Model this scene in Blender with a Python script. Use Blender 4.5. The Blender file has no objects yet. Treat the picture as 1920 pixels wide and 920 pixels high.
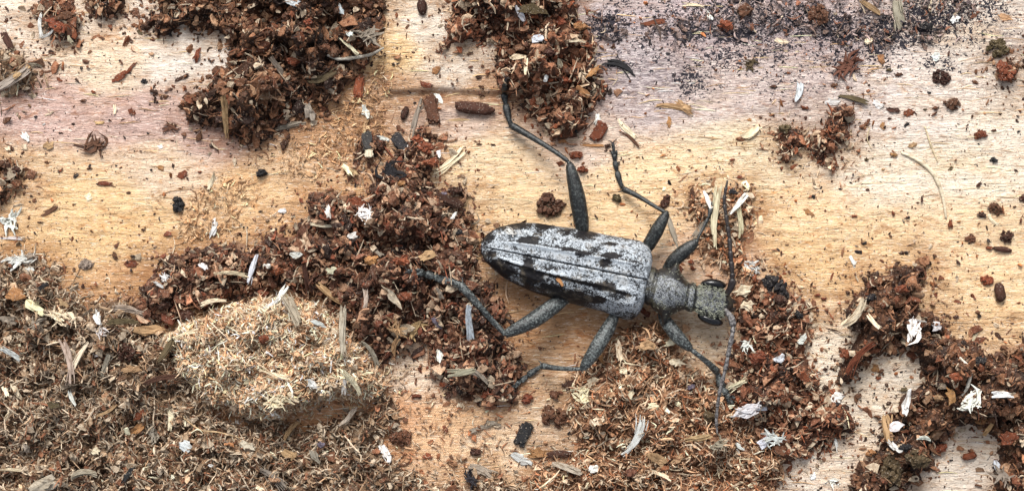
import bpy, math, random
import numpy as np
from mathutils import Vector, Matrix, Euler

# ------------------------------------------------------------------ scene, camera, light
S = 0.001                       # all shapes below are written in millimetres, built at real size
PXMM = 30.0                     # photograph pixels per millimetre on the wood
CAMH = 130.0                    # camera height above the wood, mm
random.seed(5)
RNG = np.random.default_rng(11)

scn = bpy.context.scene
COL = scn.collection
cam_d = bpy.data.cameras.new('camera')
cam = bpy.data.objects.new('camera', cam_d)
COL.objects.link(cam)
cam.location = (0, 0, CAMH * S)
cam.rotation_euler = (0, 0, 0)
cam_d.sensor_width = 36.0
cam_d.lens = 36.0 * CAMH / (1920 / PXMM)
cam_d.clip_start = 0.002
cam_d.clip_end = 10.0
scn.camera = cam

SUN_EL, SUN_AZ = math.radians(44), math.radians(100)   # azimuth measured from +X towards +Y
world = bpy.data.worlds.new('World')
scn.world = world
world.use_nodes = True
wn = world.node_tree
bg = wn.nodes['Background']
sky = wn.nodes.new('ShaderNodeTexSky')
sky.sky_type = 'NISHITA'
sky.sun_disc = False
sky.sun_elevation = SUN_EL
sky.sun_rotation = math.pi / 2 - SUN_AZ
sky.dust_density = 4.0
sky.ozone_density = 1.0
hs = wn.nodes.new('ShaderNodeHueSaturation')
hs.inputs['Saturation'].default_value = 0.35
wn.links.new(sky.outputs[0], hs.inputs['Color'])
wn.links.new(hs.outputs[0], bg.inputs['Color'])
bg.inputs['Strength'].default_value = 0.08

sd = bpy.data.lights.new('sun', 'SUN')
sd.energy = 1.5
sd.angle = math.radians(24)
sd.color = (1.0, 0.985, 0.96)
sun = bpy.data.objects.new('sun', sd)
COL.objects.link(sun)
dv = Vector((math.cos(SUN_EL) * math.cos(SUN_AZ), math.cos(SUN_EL) * math.sin(SUN_AZ), math.sin(SUN_EL)))
sun.rotation_euler = (-dv).to_track_quat('-Z', 'Y').to_euler()
sun.location = dv * 0.3

vs = scn.view_settings
vs.view_transform = 'Standard'
vs.look = 'None'
vs.gamma = 1.0
vs.use_curve_mapping = False
vs.exposure = 1.2

# ------------------------------------------------------------------ helpers
def lin(c):
    c = np.asarray(c, float) / 255.0
    return np.where(c <= 0.04045, c / 12.92, ((c + 0.055) / 1.055) ** 2.4)

def XY(x, y, z=0.0):
    """photograph pixel -> millimetres at height z above the wood datum (works on arrays)"""
    k = (1 - np.asarray(z, float) / CAMH) / PXMM
    return (np.asarray(x, float) - 960) * k, (460 - np.asarray(y, float)) * k

def P(x, y, z=0.0):
    a, b = XY(x, y, z)
    return np.array([float(a), float(b), float(z)])

_TAB = np.random.default_rng(3).random((64, 256, 256)).astype(np.float32)
def vnoise(x, y, seed=0):
    t = _TAB[seed % 64]
    xi = np.floor(x).astype(int); yi = np.floor(y).astype(int)
    fx = x - xi; fy = y - yi
    fx = fx * fx * (3 - 2 * fx); fy = fy * fy * (3 - 2 * fy)
    x0 = xi & 255; x1 = (xi + 1) & 255; y0 = yi & 255; y1 = (yi + 1) & 255
    return (t[x0, y0] * (1 - fx) + t[x1, y0] * fx) * (1 - fy) + (t[x0, y1] * (1 - fx) + t[x1, y1] * fx) * fy

def fbm(x, y, seed=0, o=3):
    v = 0; a = 0.5; tot = 0
    for i in range(o):
        v = v + a * vnoise(x * 2 ** i + 17.3 * i, y * 2 ** i + 5.1 * i, seed + i)
        tot += a; a *= 0.5
    return v / tot            # 0..1

def mesh_np(name, V, F, mat, col=None, attrs=None, smooth=False):
    """V (n,3) mm, F (m,k) int array of triangles or quads, col (n,3) linear colour per vertex"""
    V = np.asarray(V, np.float32) * S
    F = np.asarray(F, np.int32)
    k = F.shape[1]
    me = bpy.data.meshes.new(name)
    me.vertices.add(len(V)); me.vertices.foreach_set('co', V.ravel())
    me.loops.add(F.size); me.loops.foreach_set('vertex_index', F.ravel())
    me.polygons.add(len(F))
    me.polygons.foreach_set('loop_start', np.arange(0, F.size, k, dtype=np.int32))
    me.polygons.foreach_set('use_smooth', np.full(len(F), smooth, dtype=bool))
    me.update(calc_edges=True)
    if col is not None:
        a = me.attributes.new('col', 'FLOAT_COLOR', 'POINT')
        c = np.ones((len(V), 4), np.float32); c[:, :3] = col
        a.data.foreach_set('color', c.ravel())
    for n, v in (attrs or {}).items():
        a = me.attributes.new(n, 'FLOAT', 'POINT')
        a.data.foreach_set('value', np.asarray(v, np.float32))
    me.materials.append(mat)
    return me

def link(name, data, parent=None, loc=(0, 0, 0), label=None, cat=None, group=None, kind=None):
    o = bpy.data.objects.new(name, data)
    COL.objects.link(o)
    o.location = Vector([float(v) * S for v in loc])
    if parent is not None: o.parent = parent
    if label: o['label'] = label
    if cat: o['category'] = cat
    if group: o['group'] = group
    if kind: o['kind'] = kind
    return o

def tris(Q):
    Q = np.asarray(Q, int)
    return np.concatenate([Q[:, [0, 1, 2]], Q[:, [0, 2, 3]]])

# ------------------------------------------------------------------ materials
class NT:
    def __init__(s, name):
        s.m = bpy.data.materials.new(name); s.m.use_nodes = True
        s.t = s.m.node_tree; s.b = s.t.nodes['Principled BSDF']
    def n(s, typ, **kw):
        nd = s.t.nodes.new(typ)
        for k, v in kw.items():
            if k.startswith('_'): setattr(nd, k[1:], v)
            else: nd.inputs[k].default_value = v
        return nd
    def l(s, a, b): s.t.links.new(a, b)
    def coord(s, sx, sy, sz):            # object coordinates expressed in millimetres, then scaled
        tc = s.n('ShaderNodeTexCoord'); mp = s.n('ShaderNodeMapping')
        mp.inputs['Scale'].default_value = (sx / S, sy / S, sz / S)
        s.l(tc.outputs['Object'], mp.inputs['Vector']); return mp.outputs[0]
    def noise(s, vec, scale, detail=3, rough=0.55, dist=0.0):
        nd = s.n('ShaderNodeTexNoise'); nd.inputs['Scale'].default_value = scale
        nd.inputs['Detail'].default_value = detail; nd.inputs['Roughness'].default_value = rough
        nd.inputs['Distortion'].default_value = dist
        s.l(vec, nd.inputs['Vector']); return nd.outputs['Fac']
    def ramp(s, fac, lo, hi, a=0.0, b=1.0):
        nd = s.n('ShaderNodeMapRange'); nd.interpolation_type = 'SMOOTHSTEP'
        nd.inputs['From Min'].default_value = lo; nd.inputs['From Max'].default_value = hi
        nd.inputs['To Min'].default_value = a; nd.inputs['To Max'].default_value = b
        s.l(fac, nd.inputs['Value']); return nd.outputs[0]
    def math(s, op, a, b):
        nd = s.n('ShaderNodeMath'); nd.operation = op
        for i, v in enumerate((a, b)):
            if isinstance(v, (int, float)): nd.inputs[i].default_value = v
            else: s.l(v, nd.inputs[i])
        return nd.outputs[0]
    def mix(s, fac, a, b, mode='MIX'):
        nd = s.n('ShaderNodeMix'); nd.data_type = 'RGBA'; nd.blend_type = mode
        for sock, v in ((nd.inputs[0], fac), (nd.inputs[6], a), (nd.inputs[7], b)):
            if isinstance(v, (int, float)): sock.default_value = v
            elif isinstance(v, (tuple, list, np.ndarray)): sock.default_value = (*[float(q) for q in v], 1)
            else: s.l(v, sock)
        return nd.outputs[2]
    def attr(s, name, out='Color'):
        nd = s.n('ShaderNodeAttribute'); nd.attribute_name = name; return nd.outputs[out]
    def bump(s, h, dist_mm, strength=1.0, prev=None):
        nd = s.n('ShaderNodeBump'); nd.inputs['Distance'].default_value = dist_mm * S
        nd.inputs['Strength'].default_value = strength
        s.l(h, nd.inputs['Height'])
        if prev is not None: s.l(prev, nd.inputs['Normal'])
        return nd.outputs[0]

def mat_wood():
    q = NT('weathered_pine_wood')
    base = q.attr('col'); stain = q.attr('stain', 'Fac'); grey = q.attr('grey', 'Fac')
    g1 = q.noise(q.coord(0.55, 3.6, 1), 1.0, 5, 0.65, 1.2)       # grain streaks
    g2 = q.noise(q.coord(2.4, 11.0, 1), 1.0, 4, 0.65, 0.8)       # fine torn fibres
    g3 = q.noise(q.coord(0.12, 0.9, 1), 1.0, 3, 0.5, 0.8)        # broad bands
    fl = q.noise(q.coord(2.6, 6.0, 1), 1.0, 3, 0.6, 1.0)         # short flecks
    f2 = q.noise(q.coord(1.0, 1.9, 1), 1.0, 4, 0.65, 0.6)        # orange smudges
    bl = q.noise(q.coord(0.25, 0.5, 1), 1.0, 4, 0.6, 0.4)        # blotches
    c = q.mix(q.ramp(g3, 0.42, 0.68, 0.0, 0.30), base, (0.90, 0.78, 0.62), 'MULTIPLY')
    c = q.mix(q.ramp(bl, 0.54, 0.72, 0.0, 0.5), c, (0.92, 0.80, 0.62), 'MULTIPLY')
    c = q.mix(q.ramp(f2, 0.56, 0.74, 0.0, 0.75), c, (0.86, 0.60, 0.38), 'MULTIPLY')
    c = q.mix(q.ramp(g1, 0.54, 0.75, 0.0, 0.6), c, (0.66, 0.50, 0.38), 'MULTIPLY')
    c = q.mix(q.ramp(g2, 0.50, 0.74, 0.0, 0.85), c, (0.52, 0.40, 0.32), 'MULTIPLY')
    c = q.mix(q.ramp(g2, 0.47, 0.30, 0.0, 0.5), c, (0.90, 0.85, 0.76))
    c = q.mix(q.ramp(fl, 0.60, 0.71, 0.0, 0.8), c, (0.32, 0.15, 0.07))
    sm = q.noise(q.coord(0.55, 1.5, 1), 1.0, 5, 0.7, 1.0)        # brown dirt smears
    c = q.mix(q.ramp(sm, 0.54, 0.70, 0.0, 0.65), c, (0.50, 0.31, 0.18), 'MULTIPLY')
    # grey weathered fibre streaks
    gg = q.math('MULTIPLY', grey, q.ramp(g2, 0.40, 0.62))
    c = q.mix(gg, c, lin((112, 100, 104)))
    # black fungal crust: worm-like flecks
    w = q.noise(q.coord(4.5, 5.5, 1), 1.0, 2, 0.55, 1.3)
    w2 = q.noise(q.coord(0.9, 1.3, 1), 1.0, 4, 0.6, 0.5)
    th = q.math('ADD', q.math('MULTIPLY', stain, 0.52), q.math('MULTIPLY', w2, 0.36))
    d = q.math('SUBTRACT', q.math('ADD', th, q.math('MULTIPLY', q.math('SUBTRACT', w, 0.5), 1.8)), 0.49)
    st = q.ramp(d, -0.02, 0.06)
    c = q.mix(st, c, lin((44, 40, 47)))
    q.l(c, q.b.inputs['Base Color'])
    q.b.inputs['Roughness'].default_value = 0.72
    q.b.inputs['Specular IOR Level'].default_value = 0.3
    n1 = q.bump(g1, 0.16, 0.8)
    n2 = q.bump(g2, 0.09, 1.0, n1)
    n3 = q.bump(w, 0.05, 0.5, n2)
    q.l(n3, q.b.inputs['Normal'])
    return q.m

def mat_debris(name, rough=0.85, stretch=None):
    q = NT(name)
    base = q.attr('col')
    if stretch: vec = q.coord(*stretch)
    else: vec = q.coord(1, 1, 1)
    a = q.noise(vec, 5.0 if not stretch else 1.0, 3, 0.6)
    c = q.mix(q.ramp(a, 0.35, 0.70, 0.0, 0.75), base, (0.42, 0.34, 0.28), 'MULTIPLY')
    b = q.noise(vec, 11.0 if not stretch else 2.3, 2, 0.5)
    c = q.mix(q.ramp(b, 0.58, 0.75, 0.0, 0.35), c, (0.70, 0.60, 0.48))
    q.l(c, q.b.inputs['Base Color'])
    q.b.inputs['Roughness'].default_value = rough
    q.b.inputs['Specular IOR Level'].default_value = 0.25
    q.l(q.bump(b, 0.05, 0.8), q.b.inputs['Normal'])
    return q.m

def mat_pale(name):
    q = NT(name)
    base = q.attr('col')
    vec = q.coord(1, 7, 7)
    a = q.noise(vec, 1.0, 3, 0.6)
    c = q.mix(q.ramp(a, 0.45, 0.72, 0.0, 0.8), base, (0.42, 0.34, 0.27), 'MULTIPLY')
    q.l(c, q.b.inputs['Base Color'])
    q.b.inputs['Roughness'].default_value = 0.8
    q.b.inputs['Specular IOR Level'].default_value = 0.3
    q.l(q.bump(a, 0.06, 0.9), q.b.inputs['Normal'])
    return q.m

def mat_cuticle(name, dark, pale, sp_lo, sp_hi, scale=9.0, rough=0.5, use_mark=False, warm=None, mid=0.0, spec=0.5):
    q = NT(name)
    vec = q.coord(1, 1, 1)
    n1 = q.noise(vec, scale, 3, 0.65, 0.6)
    n2 = q.noise(vec, 1.6, 3, 0.6)
    f = q.math('ADD', n1, q.math('MULTIPLY', q.math('SUBTRACT', n2, 0.5), 0.28))
    n3 = q.noise(vec, 3.4, 3, 0.6, 0.5)
    f = q.math('ADD', f, q.math('MULTIPLY', q.math('SUBTRACT', n3, 0.5), mid))
    if use_mark:
        mk = q.attr('mark', 'Fac')
        f = q.math('SUBTRACT', f, q.math('MULTIPLY', mk, 0.42))
    fac = q.ramp(f, sp_lo, sp_hi)
    c = q.mix(fac, dark, pale)
    if warm is not None:
        c = q.mix(q.ramp(n2, 0.50, 0.68, 0.0, 0.6), c, q.mix(0.5, c, warm))
    q.l(c, q.b.inputs['Base Color'])
    q.l(q.ramp(fac, 0, 1, rough - 0.12, rough + 0.15), q.b.inputs['Roughness'])
    q.b.inputs['Specular IOR Level'].default_value = spec
    q.l(q.bump(n1, 0.045, 0.9), q.b.inputs['Normal'])
    return q.m

def mat_plain(name, col, rough, bump=0.0, scale=8.0, col2=None):
    q = NT(name)
    n1 = q.noise(q.coord(1, 1, 1), scale, 3, 0.6)
    c = q.mix(q.ramp(n1, 0.4, 0.65), col, col2 if col2 is not None else tuple(np.asarray(col) * 1.6))
    q.l(c, q.b.inputs['Base Color'])
    q.b.inputs['Roughness'].default_value = rough
    if bump: q.l(q.bump(n1, bump, 0.8), q.b.inputs['Normal'])
    return q.m

M_WOOD = mat_wood()
M_FRASS = mat_debris('frass_crumbs')
M_PALE = mat_pale('pale_wood_fibre')
M_BARK = mat_debris('bark_crumb', 0.8)
M_ELY = mat_cuticle('mottled_grey_wing_case', lin((24, 22, 24)), lin((178, 185, 191)), 0.35, 0.60, 10.0, 0.66, True, lin((128, 116, 98)), 0.42, 0.22)
M_PRO = mat_cuticle('grey_pubescent_cuticle', lin((26, 26, 27)), lin((150, 154, 158)), 0.37, 0.66, 12.0, 0.42, True, lin((110, 105, 80)), 0.25, 0.45)
M_LEG = mat_cuticle('dark_grey_leg', lin((26, 28, 28)), lin((112, 118, 116)), 0.42, 0.70, 8.0, 0.5)
M_LEGD = mat_cuticle('blackish_leg', lin((17, 18, 18)), lin((78, 84, 82)), 0.46, 0.76, 8.0, 0.5)
M_ANT = mat_plain('antenna_horn', lin((28, 21, 20)), 0.45, 0.03, 7.0, lin((48, 40, 38)))
M_ANTG = mat_plain('antenna_grey_horn', lin((58, 54, 54)), 0.55, 0.03, 7.0, lin((128, 124, 122)))
M_EYE = mat_plain('black_glossy_eye', lin((10, 10, 12)), 0.16, 0.012, 14.0, lin((22, 22, 26)))
M_HAIR = mat_plain('pale_hair', lin((132, 134, 116)), 0.6, 0, 8.0, lin((176, 178, 158)))

# ------------------------------------------------------------------ frass heaps: outlines (photo pixels) and what they are made of
PAL = {
 'brown': [(60,44,38),(84,58,44),(104,72,54),(124,86,62),(146,104,76),(172,136,106),(118,72,50)],
 'red':   [(66,48,40),(98,64,48),(124,80,58),(144,98,72),(168,126,98),(204,178,148),(132,76,50)],
 'centre':[(62,46,40),(92,64,50),(116,78,60),(140,96,72),(164,126,98),(194,164,136),(122,70,50)],
 'saw':   [(146,108,80),(186,148,114),(212,178,142),(226,198,166),(238,218,190),(200,156,118)],
 'litter':[(92,68,52),(120,92,70),(148,118,90),(172,146,118),(198,180,156),(130,88,64),(110,96,82)],
 'orange':[(100,68,50),(138,98,72),(168,126,94),(190,152,118),(218,192,162),(154,100,68)],
 'dark':  [(40,38,42),(54,50,54),(70,60,60),(100,82,74),(150,132,126),(118,78,60)],
 'dust':  [(132,98,70),(164,126,90),(186,150,112),(204,172,134)],
}
# name, label, polygon, height mm, edge mm, palette, (crumb, small crumb, fibre, flake) per mm2, size scale
HEAPS = [
 ('frass_heap', 'big dark brown crumbly frass heap with grey curved root fibre on it',
  [(262,52),(300,34),(330,28),(300,-10),(300,-230),(722,-230),(716,30),(722,62),(712,98),(690,125),(668,150),(640,190),(602,212),(570,232),(540,244),(508,256),(488,262),(466,285),(445,268),(425,262),(398,238),(360,212),(338,186),(370,160),(402,138),(424,116),(434,84),(410,60),(350,45),(302,56)],
  3.0, 2.6, 'brown', (5,12,3.5,3), 1.05),
 ('frass_heap', 'reddish brown frass heap that the hind foot of the beetle reaches into',
  [(842,-230),(850,26),(835,62),(838,88),(870,76),(908,88),(936,112),(922,142),(950,168),(972,180),(996,214),(1030,238),(1062,250),(1090,240),(1112,208),(1128,160),(1112,122),(1126,88),(1100,58),(1094,18),(1104,-230)],
  2.8, 2.4, 'red', (4,12,5,3), 1.0),
 ('frass_heap', 'crumbly brown frass drift beside the tip of the wing cases',
  [(588,372),(640,366),(676,372),(700,345),(732,322),(742,290),(756,262),(786,248),(808,262),(826,292),(812,328),(846,345),(876,356),(884,428),(902,486),(928,534),(958,574),(946,636),(972,690),(956,746),(920,766),(860,742),(815,706),(806,660),(772,642),(742,664),(716,690),(660,640),(600,566),(540,548),(470,560),(400,575),(330,600),(262,606),(246,574),(266,514),(328,474),(392,446),(470,456),(556,432),(584,404)],
  2.0, 2.2, 'centre', (4.2,12,4,3), 1.0),
 ('frass_heap', 'small frass cluster round the dark chip with pale tip',
  [(640,326),(652,292),(676,262),(702,252),(724,262),(716,292),(690,316),(676,345),(654,342)],
  0.8, 1.0, 'centre', (3,11,7,2), 0.8),
 ('sawdust_mound', 'pale tan mound of fine fibrous sawdust',
  [(318,630),(350,596),(420,572),(520,552),(600,566),(650,616),(694,656),(728,700),(716,738),(660,752),(600,762),(560,778),(500,788),(440,782),(400,762),(366,738),(332,694)],
  2.8, 1.2, 'saw', (0.3,14,40,3), 0.68),
 ('frass_heap', 'wide grey brown litter of fibres and flakes around the sawdust mound',
  [(-300,478),(20,474),(64,488),(110,500),(124,534),(176,560),(232,566),(256,602),(320,632),(366,742),(440,790),(560,788),(700,766),(722,738),(756,770),(742,806),(706,832),(738,862),(770,890),(860,905),(930,885),(990,905),(1000,1180),(-300,1180)],
  1.5, 1.6, 'litter', (1.2,13,16,2.6), 0.85),
 ('frass_heap', 'fine orange brown frass bed under the lower middle leg',
  [(985,1180),(985,905),(1012,852),(1066,862),(1086,822),(1070,772),(1090,704),(1132,654),(1164,606),(1236,592),(1262,634),(1306,690),(1340,740),(1372,756),(1404,772),(1450,806),(1492,850),(1470,905),(1440,1180)],
  1.4, 1.8, 'orange', (1.5,20,16,1.2), 0.78),
 ('frass_heap', 'rusty brown frass heap in front of the head of the beetle',
  [(1376,572),(1392,542),(1430,520),(1474,526),(1498,560),(1540,602),(1524,640),(1518,682),(1546,732),(1598,762),(1608,806),(1560,842),(1520,866),(1470,884),(1430,862),(1400,806),(1374,752),(1366,700),(1384,640)],
  1.7, 1.8, 'red', (3,14,5,4), 0.9),
 ('frass_heap', 'dark brown frass ridge curving around bare pale wood patches',
  [(1558,596),(1598,562),(1640,522),(1696,502),(1724,494),(1728,530),(1714,580),(1750,602),(1800,640),(1850,662),(1920,640),(2200,640),(2200,1180),(1850,1180),(1868,880),(1852,802),(1800,808),(1766,842),(1756,880),(1700,900),(1650,1180),(1590,1180),(1580,930),(1612,872),(1655,845),(1648,792),(1690,730),(1728,716),(1712,668),(1660,648),(1626,668),(1600,702),(1572,716),(1588,664),(1606,618)],
  2.2, 1.8, 'brown', (4.5,12,3,3), 1.0),
 ('frass_heap', 'small rusty frass clump around cream splinters under the black antenna',
  [(1278,374),(1318,342),(1350,356),(1402,346),(1414,390),(1402,470),(1414,512),(1380,526),(1344,494),(1318,468),(1306,412),(1288,400)],
  1.0, 1.2, 'orange', (2.5,12,7,4), 0.85),
 ('frass_heap', 'two-legged rusty frass clump topped by a dark olive crumb',
  [(1448,250),(1480,236),(1540,242),(1562,200),(1590,190),(1602,220),(1594,268),(1562,282),(1562,318),(1530,304),(1506,270),(1476,304),(1454,286)],
  1.0, 1.0, 'red', (3,12,8,3), 0.85),
 ('frass_heap', 'dark brown frass crumbs beside round black pellet on wood',
  [(-300,280),(20,300),(44,316),(38,346),(8,368),(-300,395)], 1.2, 1.2, 'brown', (4,12,4,3), 1.0),
 ('frass_heap', 'red brown frass scraps under white v-shaped splinters',
  [(58,22),(80,-20),(126,-5),(150,36),(140,84),(100,78),(72,54)], 1.0, 1.0, 'red', (3,11,6,5), 1.0),
 ('frass_heap', 'little brown frass clump between two larger heaps on cream wood',
  [(160,-30),(230,-30),(228,10),(200,38),(172,30),(160,8)], 1.0, 1.0, 'brown', (4,11,4,4), 1.0),
 ('frass_heap', 'grey brown bark litter around the brown twig stub',
  [(-300,95),(20,98),(52,120),(62,150),(30,172),(-300,190)], 0.8, 1.2, 'litter', (3,9,8,4), 1.0),
 ('frass_heap', 'black crust of fine granules scattered with brown crumbs',
  [(1096,20),(1150,24),(1190,60),(1240,40),(1300,20),(1400,-10),(1400,-230),(1850,-230),(1838,20),(1800,70),(1742,84),(1700,66),(1650,100),(1560,76),(1480,60),(1400,84),(1330,70),(1260,84),(1200,92),(1130,84)],
  0.3, 1.5, 'dark', (0.6,9,5,1), 0.75),
 ('frass_heap', 'reddish brown frass lump lying on the grey stained wood',
  [(1866,120),(1890,112),(1918,120),(1912,150),(1896,168),(1876,150)], 0.9, 0.8, 'brown', (6,12,4,2), 1.0),
 ('sawdust_film', 'thin film of tan fibre dust beside the big dark frass heap',
  [(596,250),(640,195),(690,130),(722,110),(724,180),(716,262),(660,300),(600,330),(540,330),(480,300)],
  0.12, 1.0, 'dust', (0.1,6,9,1), 0.6),
 ('sawdust_film', 'thin film of tan fibre dust beside the ragged black lump',
  [(330,400),(372,352),(420,330),(470,336),(474,380),(440,440),(400,456),(330,470)],
  0.12, 1.0, 'dust', (0.1,7,10,1), 0.6),
 ('sawdust_film', 'sparse orange dust film on wood above the bottom litter',
  [(700,770),(760,740),(830,730),(950,770),(1000,840),(900,880),(760,880),(710,835)],
  0.08, 1.0, 'orange', (0.2,3.5,3,0.5), 0.7),
]
ELY_UP = [(901,462),(905,449),(914,438),(936,425),(973,417),(1007,418),(1044,424),(1086,429),(1128,438),(1171,446),(1200,451),(1215,459),(1222,474),(1224,492)]
ELY_LO = [(901,462),(902,474),(909,489),(922,502),(945,521),(973,536),(1001,548),(1044,562),(1072,569),(1100,576),(1128,583),(1151,592),(1171,599),(1186,599),(1199,588),(1207,570),(1212,552)]
BODY_POLY = ELY_UP + [(1250,500),(1285,528),(1315,524),(1362,535),(1376,570),(1358,606),(1330,608),(1296,588),(1252,594)] + ELY_LO[::-1]

def sdist(px, py, poly):
    """signed distance in pixels, positive inside"""
    d = np.full(px.shape, 1e9); ins = np.zeros(px.shape, bool)
    n = len(poly)
    for i in range(n):
        x0, y0 = poly[i]; x1, y1 = poly[(i + 1) % n]
        ex, ey = x1 - x0, y1 - y0
        L = ex * ex + ey * ey + 1e-9
        t = np.clip(((px - x0) * ex + (py - y0) * ey) / L, 0, 1)
        d = np.minimum(d, np.hypot(px - x0 - t * ex, py - y0 - t * ey))
        c = ((y0 > py) != (y1 > py)) & (px < ex * (py - y0) / (ey + 1e-12) + x0)
        ins ^= c
    return np.where(ins, d, -d)

def sstep(a, b, x):
    t = np.clip((x - a) / (b - a), 0, 1); return t * t * (3 - 2 * t)

def woodz(mx, my):
    """height of the bare wood, mm"""
    px = mx * PXMM + 960; py = 460 - my * PXMM
    z = -my * my / 420.0
    z = z + 0.5 * (fbm(mx * 0.11 + 3, my * 0.25 + 9, 20, 3) - 0.5)
    wob = 10 * (fbm(px * 0.012, py * 0.012, 24, 2) - 0.5)
    plate = sstep(-7, 5, 172 + wob - py) * sstep(-7, 4, px - 722 - 0.6 * wob) * (1 - sstep(960, 1060, px))
    z = z + 0.42 * plate
    z = z + 0.10 * (fbm(mx * 0.7, my * 3.2, 28, 3) - 0.5) + 0.05 * (fbm(mx * 1.5, my * 5.0, 31, 2) - 0.5)
    # shallow scooped hollow under the rear of the beetle and the cream patches
    for cx, cy, rx, ry, dp in ((1040, 660, 90, 110, 0.35), (1640, 740, 80, 100, 0.12), (1560, 690, 50, 60, .1), (1810, 850, 60, 50, .12), (780, 700, 45, 50, .3)):
        z = z - dp * np.exp(-(((px - cx) / rx) ** 2 + ((py - cy) / ry) ** 2))
    return z

# shared height grid (0.1 mm)
GX0, GX1, GY0, GY1, GS = -44.0, 44.0, -25.0, 25.0, 0.1
gx = np.arange(GX0, GX1 + 1e-6, GS); gy = np.arange(GY0, GY1 + 1e-6, GS)
MX, MY = np.meshgrid(gx, gy, indexing='ij')
GPX = MX * PXMM + 960; GPY = 460 - MY * PXMM
WZ = woodz(MX, MY)
BODY_SD = sdist(GPX, GPY, BODY_POLY)
HMAX = np.zeros_like(WZ)
OWNER = np.full(WZ.shape, -1)
LUMP = fbm(MX * 0.55, MY * 0.55, 30, 2) * 0.55 + fbm(MX * 1.3 + 9, MY * 1.3, 33, 2) * 0.45
WIG = (fbm(MX * 0.4, MY * 0.4, 36, 3) - 0.5) * 46 + (fbm(MX * 1.6, MY * 1.6, 40, 2) - 0.5) * 30
HD = []
for hi, (nm, lb, poly, H, E, pal, dens, ss) in enumerate(HEAPS):
    sdv = sdist(GPX, GPY, poly)
    d = (sdv + WIG * min(1, E / 1.8)) / PXMM
    lm = np.clip(LUMP * 2.3 - 0.75, 0, 1)
    h = H * np.clip(d / E, 0, 1) ** 0.75 * ((0.22 + 1.25 * lm) if nm == 'frass_heap' else (0.65 + 0.5 * lm))
    h = h * (1 - 0.85 * sstep(-24, 0, BODY_SD))
    HD.append((d, h))
    m = (h > HMAX) & (d > 0)
    OWNER[m] = hi
    HMAX = np.where(m, h, HMAX)
TOP = WZ + HMAX

def samp(G, mx, my):
    fx = np.clip((np.asarray(mx, float) - GX0) / GS, 0, len(gx) - 1.001)
    fy = np.clip((np.asarray(my, float) - GY0) / GS, 0, len(gy) - 1.001)
    i = fx.astype(int); j = fy.astype(int); u = fx - i; v = fy - j
    return (G[i, j] * (1 - u) + G[i + 1, j] * u) * (1 - v) + (G[i, j + 1] * (1 - u) + G[i + 1, j + 1] * u) * v

def top_at(px, py):
    a, b = XY(px, py); return float(samp(TOP, a, b))
def owner_at(px, py):
    a, b = XY(px, py)
    return int(OWNER[int(round((float(a) - GX0) / GS)), int(round((float(b) - GY0) / GS))])

# ------------------------------------------------------------------ the wood
WC = [(100,30,238,229,212),(350,100,243,239,228),(200,130,238,219,190),(100,200,214,186,174),(250,225,208,180,168),(380,255,206,178,166),(60,225,212,184,172),
 (60,330,228,200,160),(150,380,235,204,155),(300,300,231,209,180),(200,450,229,196,146),(250,530,210,172,128),(480,360,229,196,150),(550,320,228,198,158),
 (560,390,230,195,150),(660,200,202,164,122),(600,280,204,166,126),(740,100,238,210,160),(820,60,240,234,219),(850,130,241,233,216),(900,170,200,165,130),(760,172,190,155,120),  # end of row: shade at the plate's edge painted as brown wood
 (830,182,178,138,102),(850,230,220,200,182),(900,300,240,216,176),(950,370,242,214,170),(1150,400,242,212,166),(1200,330,244,218,175),(1180,110,204,196,198),  # row starts with shade below the raised plate, painted into the wood
 (1200,180,208,196,193),(1350,180,218,204,196),(1100,270,228,210,192),(1400,280,240,224,190),(1350,330,244,221,180),(1500,400,242,214,170),(1650,330,243,232,210),
 (1800,300,241,232,210),(1600,200,228,219,210),(1500,150,210,196,188),(1750,220,235,226,213),(1850,250,238,229,210),(1880,50,220,211,197),(1500,480,234,201,152),
 (1650,450,238,210,166),(1800,450,241,216,176),(1850,560,238,210,166),(1560,720,241,232,211),(1660,720,243,232,211),(1820,850,236,227,211),(1520,890,232,220,201),
 (780,700,228,210,186),(850,800,238,200,156),(720,780,224,176,132),(900,840,238,214,180),(1030,620,196,156,114),(1050,720,208,178,142),(1030,800,206,182,152),  # browns below the beetle mix its painted shadow with real wood stain
 (1330,630,219,200,171),(1340,500,229,201,172),(280,620,198,164,124),(500,850,176,138,98),(100,700,160,124,90),(1500,80,190,176,174),(1300,60,196,182,182)]
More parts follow.
